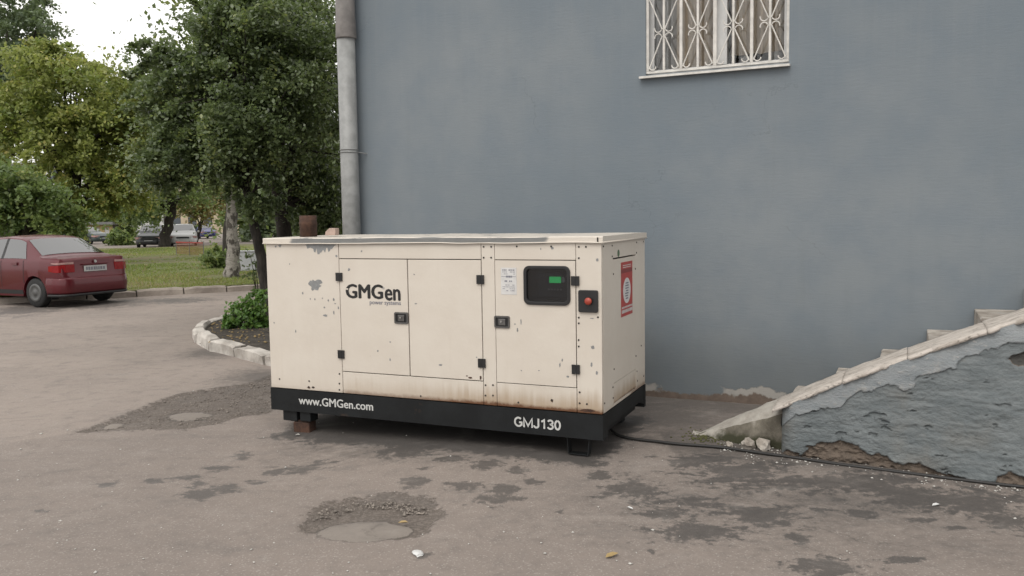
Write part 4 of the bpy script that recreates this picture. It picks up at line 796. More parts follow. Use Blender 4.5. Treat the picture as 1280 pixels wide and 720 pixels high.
# ================================================================== RAISED BED, KERBS, LAWN
def stone_run(name, path, stone, h, w, mat, parent, gap=.012, base=None, seed=0, sink=.08):
    """kerb stones laid end to end along a path of ground points; the path is the outer face, the stones lie to its left"""
    P = [np.array(p[:2], float) for p in path]; seg = [np.linalg.norm(b - a) for a, b in zip(P, P[1:])]; tot = sum(seg); cum = np.concatenate([[0], np.cumsum(seg)])
    def pos(s_):
        i = min(int(np.searchsorted(cum, s_, 'right')) - 1, len(seg) - 1); return P[i] + (P[i + 1] - P[i]) * ((s_ - cum[i]) / seg[i])
    s_ = 0.; rr = random.Random(seed)
    while s_ < tot - .05:
        e = min(s_ + stone * rr.uniform(.75, 1.15), tot); nn = 6; V = []; off_ = rr.uniform(-1, 1)
        for k in range(nn + 1):
            q = s_ + gap / 2 + (e - s_ - gap) * k / nn; pa, pb = pos(s_), pos(e); d = pb - pa; d /= np.linalg.norm(d) + 1e-9; a = pa + (pb - pa) * ((q - s_) / (e - s_)); nrm = np.array([-d[1], d[0]]); z = float(gh(*a)); jit = .011 * float(vn(q * 9, seed, 3)) + .02 * off_; ec = .018 * (k in (0, nn))
            prof = [(0, -sink), (.0 + jit, h * .78 - ec), (.03 + jit, h - .006 + jit - ec), (w - .03, h + jit - ec), (w, h * .82), (w, -sink)]
            V += [(a[0] + nrm[0] * o, a[1] + nrm[1] * o, z + zz_) for o, zz_ in prof]
        m_ = 6; fs = [(i * m_ + k, (i + 1) * m_ + k, (i + 1) * m_ + (k + 1) % m_, i * m_ + (k + 1) % m_) for i in range(nn) for k in range(m_)] + [tuple(range(m_))[::-1], tuple(nn * m_ + k for k in range(m_))]
        MB().add(V, fs).build('kerb_stone', mat, parent, fix=True); s_ = e
def smooth_path(P, k=6):
    P = [np.array(p[:2]) for p in P]; out = []
    for a in range(len(P) - 1):
        p0, p1, p2, p3 = P[max(a - 1, 0)], P[a], P[a + 1], P[min(a + 2, len(P) - 1)]
        for i in range(k): s_ = i / k; out.append(.5 * ((2 * p1) + (-p0 + p2) * s_ + (2 * p0 - 5 * p1 + 4 * p2 - p3) * s_ * s_ + (-p0 + 3 * p1 - 3 * p2 + p3) * s_ ** 3))
    return out + [P[-1]]
bedp = [G(*p) for p in ((420, 482), (335.5, 458), (301, 448), (258, 437.5), (241.5, 426), (246, 416), (279, 405), (330, 397))]
bedp = [bedp[0] + np.array([.35, -.2, 0])] + bedp[1:] + [bedp[-1] + np.array([1.6, 1.4, 0])]
bpath = smooth_path(bedp)[::-1]
bk = bpy.data.objects.new('flower_bed', None); COL.objects.link(bk); tag(bk, None, kind='structure')
stone_run('k', bpath, .72, .165, .17, 'kerb_concrete', bk, gap=.05, seed=7)
# soil inside the ring
sp_ = np.array(bpath); cen = np.array([-2.9, 12.6]); rings = []
for q in (1, .97, .8, .55, .25, .0): rings.append(np.array([cen + (p - cen) * q * (.97 if q < 1 else .985) for p in sp_]))
V = []; 
for i, rg in enumerate(rings): V.append(np.stack([rg[:, 0], rg[:, 1], gh(rg[:, 0], rg[:, 1]) + (.02 if i == 0 else .10) + .03 * fbm(rg[:, 0] * 4, rg[:, 1] * 4, 3) + .05 * (i / 5)], 1))
V = np.array(V); np_mesh('soil', V.transpose(1, 0, 2).reshape(-1, 3), grid_faces(len(sp_), len(rings)), 'soil', bk, None, True)
bl = np.array([G(RNG.uniform(262, 336), RNG.uniform(412, 440)) for _ in range(90)]); bl[:, 2] = gh(bl[:, 0], bl[:, 1]) + .13
tag(rock_soup('bed_litter', bl, RNG.uniform(.012, .035, 90), 'dry_leaf', .3), 'dead leaves lying on the soil of the flower bed', 'leaf litter')
# far kerb and lawn
KA = np.array([-8.97, 18.55]); KD = np.array([.866, .5]); KN = np.array([-.5, .866])
fk = bpy.data.objects.new('road_kerb', None); COL.objects.link(fk); tag(fk, None, kind='structure')
stone_run('k', [KA + KD * -7, KA + KD * -.6, KA + KD * 2.1, KA + KD * 4.2, KA + KD * 9], 1.0, .15, .15, 'kerb_grey', fk, gap=.03, seed=3)
nl, ml = 90, 60; A, B = np.meshgrid(np.linspace(-30, 14, nl), np.linspace(.13, 39, ml) , indexing='ij')
LX = KA[0] + KD[0] * A + KN[0] * B; LY = KA[1] + KD[1] * A + KN[1] * B; LZ = .11 + .125 + .03 * fbm(LX * .3, LY * .3, 5) - .2 * sstep(38, 39, B)
tag(np_mesh('lawn', np.stack([LX, LY, LZ], -1).reshape(-1, 3), grid_faces(nl, ml), 'lawn_soil', None, None, True), None, kind='structure')
NB = 70000; a = RNG.uniform(-10, 10, NB); b = .2 + 34 * RNG.uniform(0, 1, NB) ** 1.7; bxx = KA[0] + KD[0] * a + KN[0] * b; byy = KA[1] + KD[1] * a + KN[1] * b
keep = fbm(bxx * .5, byy * .5, 9) > -.28; bxx, byy = bxx[keep], byy[keep]; NB = len(bxx); ang = RNG.uniform(0, 6.28, NB); hgt_ = RNG.uniform(.03, .09, NB); wd_ = RNG.uniform(.008, .02, NB) * (1 + (byy - 19) / 15)
ln = RNG.normal(0, .04, (NB, 2)); zb = .225 + np.zeros(NB)
V = np.stack([np.stack([bxx - wd_ * np.cos(ang), byy - wd_ * np.sin(ang), zb], -1), np.stack([bxx + wd_ * np.cos(ang), byy + wd_ * np.sin(ang), zb], -1), np.stack([bxx + ln[:, 0], byy + ln[:, 1], zb + hgt_], -1)], 1).reshape(-1, 3)
tint = np.clip(.5 + .6 * fbm(bxx * .4, byy * .4, 13) + RNG.normal(0, .15, NB), 0, 1)
tag(np_mesh('grass', V, np.arange(NB * 3).reshape(-1, 3), 'grass_blade', None, dict(tint=np.repeat(tint, 3))), 'short mown grass with dry patches on the lawn', 'grass', kind='stuff')
NLV = 260; pts = np.stack([RNG.uniform(-10, 6, NLV), 35 * RNG.uniform(0, 1, NLV) ** 1.5 + .3], 1); P = KA + pts[:, :1] * KD + pts[:, 1:] * KN
tag(rock_soup('leaf_litter', np.concatenate([P, np.full((NLV, 1), .27)], 1), RNG.uniform(.03, .06, NLV), 'dry_leaf', .25), 'dry leaves strewn over the lawn', 'leaf litter')
# ================================================================== TREES
def leaves(name, centers, spread, n, size, mat, parent, flat=.75, droop=.25, seed=0):
    rg = np.random.default_rng(seed); k = rg.integers(0, len(centers), n); C = centers[k]; S = spread[k][:, None]
    mid = centers.mean(0); A = centers - mid; A[:, 2] *= .3; A = A / (np.linalg.norm(A, axis=1)[:, None] + 1e-6) + rg.normal(0, .45, A.shape) + np.array([0, 0, -.3]); A /= np.linalg.norm(A, axis=1)[:, None]
    u_ = rg.normal(0, 1, (n, 1)); P = C + A[k] * u_ * S * 1.15 + rg.normal(0, 1, (n, 3)) * S * np.array([1, 1, flat]) * .40 - np.array([0, 0, .16]) * u_ ** 2 * S
    nrm = rg.normal(0, 1, (n, 3)) + np.array([0, -.25, .9]); nrm /= np.linalg.norm(nrm, axis=1)[:, None]
    ax = np.cross(nrm, rg.normal(0, 1, (n, 3))); ax /= np.linalg.norm(ax, axis=1)[:, None] + 1e-9; bx = np.cross(nrm, ax); L = (size * rg.uniform(.65, 1.3, n))[:, None]
    V = np.stack([P - ax * L * .5, P + bx * L * .32 - nrm * L * .08, P + ax * L * .5 - nrm * L * droop * .5, P - bx * L * .32 - nrm * L * .08], 1).reshape(-1, 3)
    ct = rg.uniform(0, 1, len(centers))[k]; tint = np.clip(.55 * ct + .45 * rg.uniform(0, 1, n), 0, 1)
    return np_mesh(name, V, np.arange(n * 4).reshape(-1, 4), mat, parent, dict(tint=np.repeat(tint, 4)))
def tree(name, label, base, lobes, n, size, mat, r0, bark='bark', group=None, ncl=90, nlimb=14, path=None, seed=0, cat='tree', spread=.34, shell=.55):
    """lobes: list of (centre xyz, radii xyz, weight); path: trunk points (world)"""
    rg = np.random.default_rng(seed + 100); base = np.array(base, float); root = thing(name, label, cat, base, 0, group)
    w = np.array([l[2] for l in lobes], float); w /= w.sum(); cs = []; sps = []
    for _ in range(ncl):
        c_, r_, _w = lobes[rg.choice(len(lobes), p=w)]; d = rg.normal(0, 1, 3); d /= np.linalg.norm(d); q = rg.uniform(shell ** 3, 1) ** (1 / 3)
        cs.append(np.array(c_) + d * q * np.array(r_) * rg.uniform(.9, 1.06)); sps.append(np.mean(r_) * spread * rg.uniform(.6, 1.35))
    cs = np.array(cs) - base; sps = np.array(sps)
    top = np.average([l[0] for l in lobes], axis=0, weights=w) - base
    if path is None: path = [np.zeros(3), top * .35 + rg.normal(0, .1, 3), top * .7 + rg.normal(0, .15, 3), top + np.array([0, 0, .4])]
    else: path = [np.array(p) - base for p in path]
    path[0] = path[0] - np.array([0, 0, .08]); rs = np.linspace(r0 * 1.15, r0 * .35, len(path)); rs[0] = r0 * 1.22
    fp = []; fr_ = []
    for i in range(len(path) - 1):
        for k in range(4): s_ = k / 4; fp.append(path[i] * (1 - s_) + path[i + 1] * s_ + (rg.normal(0, r0 * .12, 3) if k else 0)); fr_.append(rs[i] * (1 - s_) + rs[i + 1] * s_)
    fp.append(path[-1]); fr_.append(rs[-1]); MB().tube(fp, fr_, 10).build('trunk', bark, root, True)
    for j in rg.choice(len(cs), min(nlimb, len(cs)), replace=False):
        tgt = cs[j]; i = int(np.clip(rg.integers(len(fp) * 45 // 100, len(fp)), 0, len(fp) - 1))
        while i > len(fp) * 2 // 5 and fp[i][2] > tgt[2] - .1: i -= 1
        a = fp[i]; m1 = a + (tgt - a) * .4 + np.array([0, 0, .12 * np.linalg.norm(tgt - a)]) + rg.normal(0, .08, 3); r = min(fr_[i] * .55, r0 * .4)
        MB().tube([a, a + (m1 - a) * .5, m1, m1 + (tgt - m1) * .55, tgt], [r, r * .75, r * .55, r * .35, r * .15], 6).build('limb', bark, root, True)
    leaves('crown', cs, sps, n, size, mat, root, seed=seed); return root
def lobe(px, py, hw, hh, depth, w=1., dz=None):
    c_ = at(px, py, depth); k = depth / FPX; return (c_, (hw * k, dz if dz else (hw + hh) / 2 * k, hh * k), w)
def gbase(px, depth):
    d = ray(px, 300); x = d[0] / d[1] * depth; return np.array([x, depth, .11 if depth > 15 else float(gh(x, depth)) ])
# the two dark trees in the bed
b1 = gbase(333, 13.6); b1[2] += .1; D = 13.6
tree('broadleaf_tree', 'dark leafy tree leaning over the kerbed flower bed', b1, [lobe(270, 150, 95, 75, 13.2, 3), lobe(215, 110, 50, 60, 13.4, 1), lobe(335, 70, 95, 80, 13.6, 3), lobe(290, 25, 50, 45, 13.4, 1), lobe(190, 75, 22, 40, 13.4, .5), lobe(215, 195, 50, 42, 13, .9), lobe(255, 225, 55, 30, 13.1, .5), lobe(315, 235, 40, 32, 13.2, .4), lobe(340, 262, 34, 22, 13.4, .25)], 64000, .068, 'leaf_dark', .09,
     path=[b1, at(331, 350, D), at(322, 300, D), at(312, 250, D), at(300, 190, D), at(270, 120, D), at(250, 60, D)], ncl=420, nlimb=60, seed=1, spread=.17, shell=.25)
b2 = gbase(357, 14.6); b2[2] += .1; D = 14.6
tree('broadleaf_tree', 'dark forked tree behind the generator, next to the building corner', b2, [lobe(385, 110, 75, 110, 14.8, 3), lobe(345, 30, 80, 60, 14.6, 2), lobe(395, 240, 45, 60, 15.2, 1.6)], 42000, .07, 'leaf_dark', .14,
     path=[b2, at(356, 330, D), at(354, 280, D), at(346, 235, D), at(330, 200, D), at(325, 150, D), at(320, 80, D)], ncl=300, nlimb=50, seed=2, spread=.18, shell=.25)
# birch on the lawn
b3 = G(291, 352); b3[2] = .235; D = b3[1]
tree('birch_tree', 'birch with pale mottled bark on the lawn edge', b3, [lobe(285, 120, 60, 80, D + .5, 2), lobe(300, 200, 35, 40, D, .6), lobe(250, 170, 40, 50, D, 1)], 16000, .11, 'leaf_mid', .19, 'birch_bark', path=[b3, at(291, 320, D), at(289, 280, D), at(287, 220, D), at(286, 120, D)], ncl=90, nlimb=5, seed=3)
b4 = gbase(96, 33); b4[2] = .2
tree('linden_tree', 'yellow-green tree with a wide crown behind the red car', b4, [lobe(70, 120, 95, 60, 32, 3), lobe(130, 165, 60, 75, 32, 2), lobe(30, 190, 70, 70, 31, 1.5), lobe(110, 235, 60, 40, 32, 1), lobe(70, 80, 60, 30, 32.5, 1), lobe(15, 150, 60, 50, 33, 1.6), lobe(165, 150, 45, 55, 33, 1.3), lobe(160, 225, 42, 40, 33, 1)], 56000, .155, 'leaf_yellow', .3, ncl=420, nlimb=40, seed=4, spread=.16, shell=.3)
b5 = gbase(10, 40); b5[2] = .2
tree('tall_tree', 'tall blue-green tree rising above the yellow-green crown', b5, [lobe(5, 30, 60, 60, 40, 2), lobe(-40, 90, 70, 90, 40, 2), lobe(25, 90, 40, 40, 39.5, 1)], 24000, .185, 'leaf_blue', .35, ncl=260, seed=5, spread=.18, shell=.3)
b6 = G(206, 310); b6[2] = .2; D = b6[1]
tree('linden_tree', 'mid-green tree with slanting trunk before the white parked car', b6, [lobe(175, 150, 65, 60, D, 2), lobe(140, 215, 50, 45, D, 1.4), lobe(215, 215, 60, 45, D, 1.6), lobe(185, 248, 60, 26, D - 1, 1), lobe(190, 110, 45, 40, D, 1)], 38000, .21, 'leaf_mid', .34, path=[b6, at(208, 290, D), at(216, 262, D), at(205, 200, D), at(195, 130, D)], ncl=300, seed=6, spread=.18, shell=.3)
b7 = gbase(25, 25); b7[2] = .2
tree('low_tree', 'low dark bushy tree right behind the red car roof', b7, [lobe(20, 250, 55, 40, 25, 2), lobe(-30, 235, 50, 60, 25, 1), lobe(75, 272, 40, 20, 26, 1)], 15000, .14, 'leaf_mid', .14, ncl=90, seed=7, spread=.28, shell=.3)
b8 = gbase(243, 66); b8[2] = .15
tree('small_tree', 'small yellow-brown tree beside the blue parked car', b8, [lobe(262, 250, 28, 18, 66, 2), lobe(240, 258, 20, 12, 66, 1)], 4500, .24, 'leaf_brown', .18, ncl=60, seed=8)
fill = [(345, 30, 55, 110, 24, 'leaf_mid', 370, 'tree with mid-green foliage glimpsed between the dark crowns'), (285, 60, 60, 90, 30, 'leaf_dark', 284, 'deep green tree behind the birch crown'), (395, 190, 45, 130, 21, 'leaf_dark', 400, 'dense dark tree tight against the building corner')]
for i, (px, py, hw, hh, dd, mt, bx, lb) in enumerate(fill):
    bb = gbase(bx, dd); bb[2] = .2; tree('woodland_tree', lb, bb, [lobe(px, py, hw, hh, dd, 2), lobe(px + 8, py + 60, hw * .9, hh * .6, dd + .5, 1)], 11000, .13 + .002 * dd, mt, .22, ncl=110, seed=20 + i, spread=.26, shell=.3)
# a belt of far trees
for i, (px, py, hw, hh, dd, mt, lb) in enumerate(((-20, 230, 60, 55, 70, 'leaf_mid', 'far green tree left of the yellow kiosk'), (52, 262, 30, 26, 85, 'leaf_blue', 'far bluish tree behind the low dark bush'), (150, 262, 34, 26, 95, 'leaf_mid', 'far round tree above the dark parked car'), (310, 240, 40, 45, 80, 'leaf_mid', 'far green tree behind the birch trunk'), (355, 250, 40, 45, 70, 'leaf_blue', 'far tree behind the forked dark tree'), (400, 255, 35, 40, 60, 'leaf_mid', 'far tree low behind the drainpipe corner'))):
    bb = gbase(px, dd); bb[2] = .11; tree('far_tree', lb, bb, [lobe(px, py, hw, hh, dd, 2), lobe(px - hw * .3, py + hh * .4, hw * .7, hh * .6, dd, 1)], 6000, .42, mt, .3, ncl=70, nlimb=6, seed=40 + i, group='trees beyond the parking strip')
# shrubs
def shrub(name, label, lobes_px, depth, n, size, mat, base, seed, nst=9, ncl=50, spread=.35):
    base = np.array(base); root = thing(name, label, 'shrub', base); lob = [lobe(*l[:4], depth, l[4]) for l in lobes_px]; rg = np.random.default_rng(seed); cs = []; sps = []
    w = np.array([l[2] for l in lob]); w = w / w.sum()
    for _ in range(ncl):
        c_, r_, _ = lob[rg.choice(len(lob), p=w)]; d = rg.normal(0, 1, 3); d /= np.linalg.norm(d); cs.append(np.array(c_) + d * rg.uniform(.2, 1) ** .5 * np.array(r_) * np.array([1, .8, 1])); sps.append(np.mean(r_) * spread)
    cs = np.array(cs) - base; cs[:, 2] = np.maximum(cs[:, 2], .05); mb = MB()
    for j in rg.choice(ncl, nst): c_ = cs[j]; mb.tube([(c_[0] * .25, c_[1] * .25, -.04), (c_[0] * .55, c_[1] * .55, c_[2] * .6), tuple(c_)], [.01, .008, .004], 5)
    mb.build('stems', 'bark', root); leaves('foliage', cs, np.array(sps), n, size, mat, root, seed=seed)
bs = G(300, 412, .1); shrub('leafy_shrub', 'fresh green weedy shrub in the kerbed flower bed', [(306, 391, 20, 15, 2), (322, 376, 13, 13, 1), (290, 403, 11, 8, 1), (325, 400, 12, 14, 1)], bs[1], 2600, .066, 'leaf_fresh', bs, 31, 26, 110)
bs2 = gbase(322, 14.3); bs2[2] = .2; shrub('climbing_shrub', 'sparse leafy suckers around the dark tree trunk', [(313, 335, 12, 22, 1), (320, 372, 10, 15, 1)], 14.0, 120, .085, 'leaf_dark', bs2, 33, 8, 26)
bs3 = G(272, 340); bs3[2] = .22; shrub('round_shrub', 'rounded green shrub beside the birch trunk', [(270, 322, 15, 13, 2), (280, 330, 10, 10, 1)], bs3[1], 2600, .11, 'leaf_mid', bs3, 34, 8, 50)
for i, (px, py, hw, hh, dd, lb) in enumerate(((60, 290, 40, 12, 60, 'low hedge bush behind the red car boot'), (150, 297, 14, 8, 64, 'small clipped bush left of the dark parked car'))):
    bb = gbase(px, dd); shrub('hedge_bush', lb, [(px, py, hw, hh, 1)], dd, 2600, .26, 'leaf_mid', bb, 36 + i, 6, 40, .4)
bb = gbase(420, 15.5); shrub('dark_shrub', 'dark shrub behind the generator exhaust', [(395, 275, 30, 30, 1), (415, 250, 14, 30, 1)], 15.5, 2600, .11, 'leaf_dark', bb, 39, 10, 60, .35)
# ================================================================== CARS
def car(name, label, loc, heading, paintm, L=4.15, W=1.66, style='sedan', group=None, detail=True, zs=1.):
    """local: x=0 at the rear bumper, x=L at the nose; y lateral; heading = world angle of +x"""
    root = thing(name, label, 'car', loc, heading, group); hw = W / 2
    if style == 'sedan':
        prof = [(0, .50), (.02, .60), (.05, .66), (.075, .93), (.12, .975), (.2, .99), (.55, 1.0), (.62, 1.02), (1.22, 1.36), (1.4, 1.405), (1.8, 1.425), (2.2, 1.405), (2.38, 1.37), (3.0, .98), (3.1, .95), (3.6, .87), (L - .25, .76), (L - .08, .66), (L - .02, .58), (L, .48)]; rw = (.62, 1.25); ws = (2.36, 3.0); ax = (.80, 3.25); cabin = (.62, 3.0)
    else:
        prof = [(0, .5), (.02, .62), (.05, .72), (.07, .95), (.10, 1.0), (.14, 1.03), (.5, 1.47), (.7, 1.52), (1.2, 1.55), (1.9, 1.53), (2.15, 1.49), (2.75, 1.05), (2.85, 1.01), (3.4, .93), (L - .2, .80), (L - .06, .70), (L - .02, .60), (L, .48)]; rw = (.14, .5); ws = (2.13, 2.75); ax = (.72, 3.2); cabin = (.14, 2.75)
    pxs, pzs = zip(*prof); belt = lambda x: np.interp(x, [0, .1, .6, L * .65, L - .3, L], [.5, .92, .95, .93, .78, .5])
    plan = lambda x: np.interp(x, [0, .03, .10, .25, .6, 1.2, L * .6, L - .7, L - .25, L - .08, L], [hw * .72, hw * .83, hw * .92, hw * .97, hw * .995, hw, hw, hw * .985, hw * .92, hw * .8, hw * .62])
    RA = .335; ZA = .30
    def section(x):
        zt = float(np.interp(x, pxs, pzs)); w = float(plan(x)); zb_ = float(np.interp(x, [0, .1, .4, L - .4, L - .1, L], [.34, .26, .20, .20, .24, .32])); bl = min(float(belt(x)), zt - .015)
        arch = 0.
        for a_ in ax:
            if abs(x - a_) < RA: arch = max(arch, ZA + math.sqrt(RA * RA - (x - a_) ** 2))
        g_ = max(zt - bl - .03, 0); wr = w * .955 - g_ * .42
        pts_ = [(0, max(zb_, arch)), (w * .80, max(zb_, arch)), (w * .955, max(zb_ + .02, arch)), (w * .985, max(zb_ + .16, arch)), (w, max(bl * .62 + .02, arch)), (w * .995, max(bl * .80, arch)), (w * .985, max(bl - .05, arch)), (w * .965, max(bl, arch)),
               (w * .955 * .66 + wr * .34, bl + g_ * .33 + .004), (w * .955 * .33 + wr * .67, bl + g_ * .67 + .006), (wr, zt - .035 if g_ > .06 else zt - .008), (wr * .90, zt - .006), (wr * .5, zt + .012), (0, zt + .018)]
        return pts_
    xs = sorted({*pxs, *np.linspace(0, L, 60), *[a_ + RA * math.cos(q) for a_ in ax for q in np.linspace(0, math.pi, 15)]}); S = [section(x) for x in xs]; K = len(S[0]); V = []; fs = []
    for x, s_ in zip(xs, S): V += [(x, y, z) for y, z in s_] + [(x, -y, z) for y, z in s_[::-1][1:-1]]
    M = 2 * K - 2
    for i in range(len(xs) - 1):
        for k in range(M): a_, b_ = i * M + k, i * M + (k + 1) % M; fs.append((a_, b_, b_ + M, a_ + M))
    fs += [tuple(range(M))[::-1], tuple((len(xs) - 1) * M + k for k in range(M))]
    body = MB().add(V, fs).build('body', paintm, root, True, fix=True)
    try: body.data.set_sharp_from_angle(angle=math.radians(38))
    except Exception: pass
    def patch(nm, x0, x1, f0, f1, side, mat, par=root, off=.006, inset=None, nx=10, sk0=0., sk1=0.):
        """glass following the body between section points f0..f1 (fractional index)"""
        V = []; nf = 6
        for i in range(nx + 1):
            for j in range(nf + 1):
                fq = f0 + (f1 - f0) * j / nf; q = i / nx; xl_ = x0 + sk0 * (j / nf); xr2 = x1 + sk1 * (j / nf); x = xl_ + (xr2 - xl_) * q; s_ = section(x); i0 = min(int(fq), K - 2); fr2 = fq - i0
                y = s_[i0][0] * (1 - fr2) + s_[i0 + 1][0] * fr2; z = s_[i0][1] * (1 - fr2) + s_[i0 + 1][1] * fr2; V.append((x, side * (y + off * (1 if f1 < 10.6 else 0)), z + (off if f1 > 10.6 else off * .3)))
        F4 = grid_faces(nx + 1, nf + 1); return np_mesh(nm, V, F4 if side < 0 else F4[:, ::-1], mat, par, None, True)
    def full(nm, x0, x1, wfrac, mat):            # windscreen / rear window across the car
        V = []; nx, ny = 8, 12
        for i in range(nx + 1):
            x = x0 + (x1 - x0) * i / nx; s_ = section(x); yy_ = [s_[k][0] for k in range(10, K)][::-1]; zz_ = [s_[k][1] for k in range(10, K)][::-1]
            for j in range(ny + 1): y = (-1 + 2 * j / ny) * s_[10][0] * wfrac; V.append((x, y, float(np.interp(abs(y), yy_, zz_)) + .008))
        return np_mesh(nm, V, grid_faces(nx + 1, ny + 1), mat, root, None, True)
    full('rear_window', rw[0] + .04, rw[1] - .05, .93, 'car_glass'); full('windscreen', ws[0] + .03, ws[1] - .05, .93, 'car_glass')
    xm_ = (rw[1] + ws[0]) / 2 - .02
    for sd_ in (-1, 1):
        patch('side_window', rw[1] - .22, xm_ - .03, 7.25, 9.85, sd_, 'car_glass', sk0=.16, off=.006); patch('side_window', xm_ + .05, ws[1] - .38, 7.25, 9.85, sd_, 'car_glass', sk1=-.28)
        for xs2 in (rw[1] - .16, xm_ + .01, ws[1] - .33): patch('door_seam', xs2, xs2 + .014, 2.6, 6.9, sd_, 'car_trim', nx=1, off=.0035)
        patch('sill_trim', ax[0] + .36, ax[1] - .36, 2.3, 2.9, sd_, 'car_trim', nx=6, off=.004)
        patch('window_pillar', xm_ - .028, xm_ + .048, 7.2, 9.9, sd_, 'car_trim', nx=2); 
    for a_ in ax:
        for sd_ in (-1, 1):
            wob_ = bpy.data.objects.new('wheel', None); COL.objects.link(wob_); wob_.parent = root; wob_.location = (a_, sd_ * (hw - .115), .295)
            R = .295; pr_ = [(R * .60, -.085), (R * .93, -.088), (R, -.06), (R, .06), (R * .93, .088), (R * .60, .085)]
            MB().lathe([(r, h * -sd_) for r, h in pr_] if sd_ < 0 else pr_, (0, 0, 0), 'y', 28).build('tyre', 'rubber', wob_, True, fix=True)
            MB().lathe([(r_, h_ * sd_) for r_, h_ in ((.001, .098), (.045, .102), (.055, .090), (R * .40, .089), (R * .46, .100), (R * .60, .101), (R * .64, .08), (R * .60, .0))], (0, 0, 0), 'y', 24).build('rim', 'hubcap', wob_, True, fix=True)
    def band(nm, z0, z1, x_end, off, mat, rear=True, ymin=0., n=14, bul=.02):
        for sd_ in ((-1, 1) if ymin > 0 else (0,)):
            path_ = []
            if sd_ == 0: qs = np.linspace(-1, 1, 2 * n + 1)
            else: qs = np.linspace(0, 1, n + 1) * sd_
            pts_ = [(x, float(plan(x))) for x in np.linspace(0.0, x_end, 24)] if rear else [(x, float(plan(x))) for x in np.linspace(L, L - x_end, 24)]
            full_ = [(pts_[0][0], y) for y in np.linspace(ymin, pts_[0][1], 8)][:-1] + pts_; half = [np.array(p) for p in full_]; 
            seq = half if sd_ == 1 else [p * np.array([1, -1]) for p in half][::-1] if sd_ == -1 else [p * np.array([1, -1]) for p in half][::-1] + half[1:]
            V = []; m_ = len(seq); dr = -1 if rear else 1
            for i, p in enumerate(seq):
                d = seq[min(i + 1, m_ - 1)] - seq[max(i - 1, 0)]; d = d / (np.linalg.norm(d) + 1e-9); nr = np.array([d[1], -d[0]]) * 1.
                if nr @ (p - np.array([L / 2, 0])) < 0: nr = -nr
                for zz_, o in ((z0, off * .3), (z0 + (z1 - z0) * .12, off), (z0 + (z1 - z0) * .5, off + bul), (z0 + (z1 - z0) * .88, off), (z1, off * .2), ((z0 + z1) / 2, -.05)): V.append((p[0] + nr[0] * o, p[1] + nr[1] * o, zz_))
            fs = [(i * 6 + k, (i + 1) * 6 + k, (i + 1) * 6 + (k + 1) % 6, i * 6 + (k + 1) % 6) for i in range(m_ - 1) for k in range(6)] + [tuple(range(6))[::-1], tuple((m_ - 1) * 6 + k for k in range(6))]
            MB().add(V, fs).build(nm, mat, root, True, fix=True)
    band('bumper', .27, .60, .42, .012, paintm); band('bumper', .25, .56, .5, .012, paintm, False); band('bumper_skirt', .22, .275, .40, .004, 'car_trim'); 
    def wedge(nm, rear, y0, z0, z1, xw, mat, zin=0.):
        for sd_ in (-1, 1):
            xo = [0.045, .055, .075, .12, .2, xw]; P = [(.045, y0)] + [(x, float(plan(x)) + .0) for x in (.07, .10, .16, .24, xw)]
            P = [(.048, y0), (.05, hw * .80)] + [(x, float(plan(x)) + .012) for x in (.10, .17, .25, xw)]
            m_ = len(P); V = []
            for i, (x, y) in enumerate(P):
                tz = i / (m_ - 1); xx_ = x if rear else L - x - .02; lo_ = z0 + .06 * max(0, tz - .6) ; V += [(xx_, sd_ * y, lo_), (xx_, sd_ * y, z1 - zin * tz)]
            B = [(.16 if rear else L - .18, sd_ * y0, z0), (.16 if rear else L - .18, sd_ * y0, z1)]; V += B + [((.3 if rear else L - .32), sd_ * hw * .8, z0), ((.3 if rear else L - .32), sd_ * hw * .8, z1)]
            o = 2 * m_; fs = [(2 * i, 2 * i + 2, 2 * i + 3, 2 * i + 1) for i in range(m_ - 1)] + [(0, 1, o + 1, o)]; fs += [tuple([1] + [2 * i + 1 for i in range(1, m_)] + [o + 3, o + 1])[::-1], tuple([0] + [2 * i for i in range(1, m_)] + [o + 2, o])]
            MB().add(V, fs).build(nm, mat, root, False, fix=True)
    wedge('tail_light', True, hw * .56, .70, .86, .34, 'tail_lens', .03)
    wedge('tail_lamp_strip', True, hw * .58, .862, .905, .28, 'lamp_clear' if style == 'sedan' else 'tail_lens', .02)
    wedge('headlight', False, hw * .48, .58, .72, .45, 'lamp_clear', .0)
    MB().box((.036, -.26, .70), (.046, .26, .815)).build('number_plate', 'plate_white', root)
    rr = random.Random(2); mb = MB(); y = -.22
    while y < .2: w = rr.uniform(.03, .05); mb.box((.0345, y, .725), (.0358, y + w, .79)); y += w + .015
    mb.build('plate_characters', 'ink_grey', root)
    MB().box((.03, -.30, .835), (.05, .30, .862)).build('boot_trim', 'red_paint' if style == 'sedan' else 'chrome', root, bevel=.006); MB().lathe([(.03, .04), (.03, .052)][::-1], (-.012, 0, .895), 'x', 12).build('badge', 'chrome', root)
    MB().box((L - .012, -.42, .56), (L + .012, .42, .66)).build('grille', 'car_trim', root, bevel=.006); MB().box((L + .012, -.26, .40), (L + .022, .26, .51)).build('number_plate', 'plate_white', root)
    for sd_ in (-1, 1):
        patch('door_handle', rw[1] + .02, rw[1] + .2, 5.6, 6.2, sd_, paintm, off=.022, nx=3); MB().box((ax[0] - .36, sd_ * (hw - .19) - .08, .16), (ax[0] - .345, sd_ * (hw - .19) + .08, .42)).build('mud_flap', 'rubber', root)
        MB().box((2.36 if style == 'sedan' else 2.1, sd_ * (hw + .09) - .07, .95), (2.46 if style == 'sedan' else 2.2, sd_ * (hw + .09) + .07, 1.08)).build('mirror', paintm, root, bevel=.02)
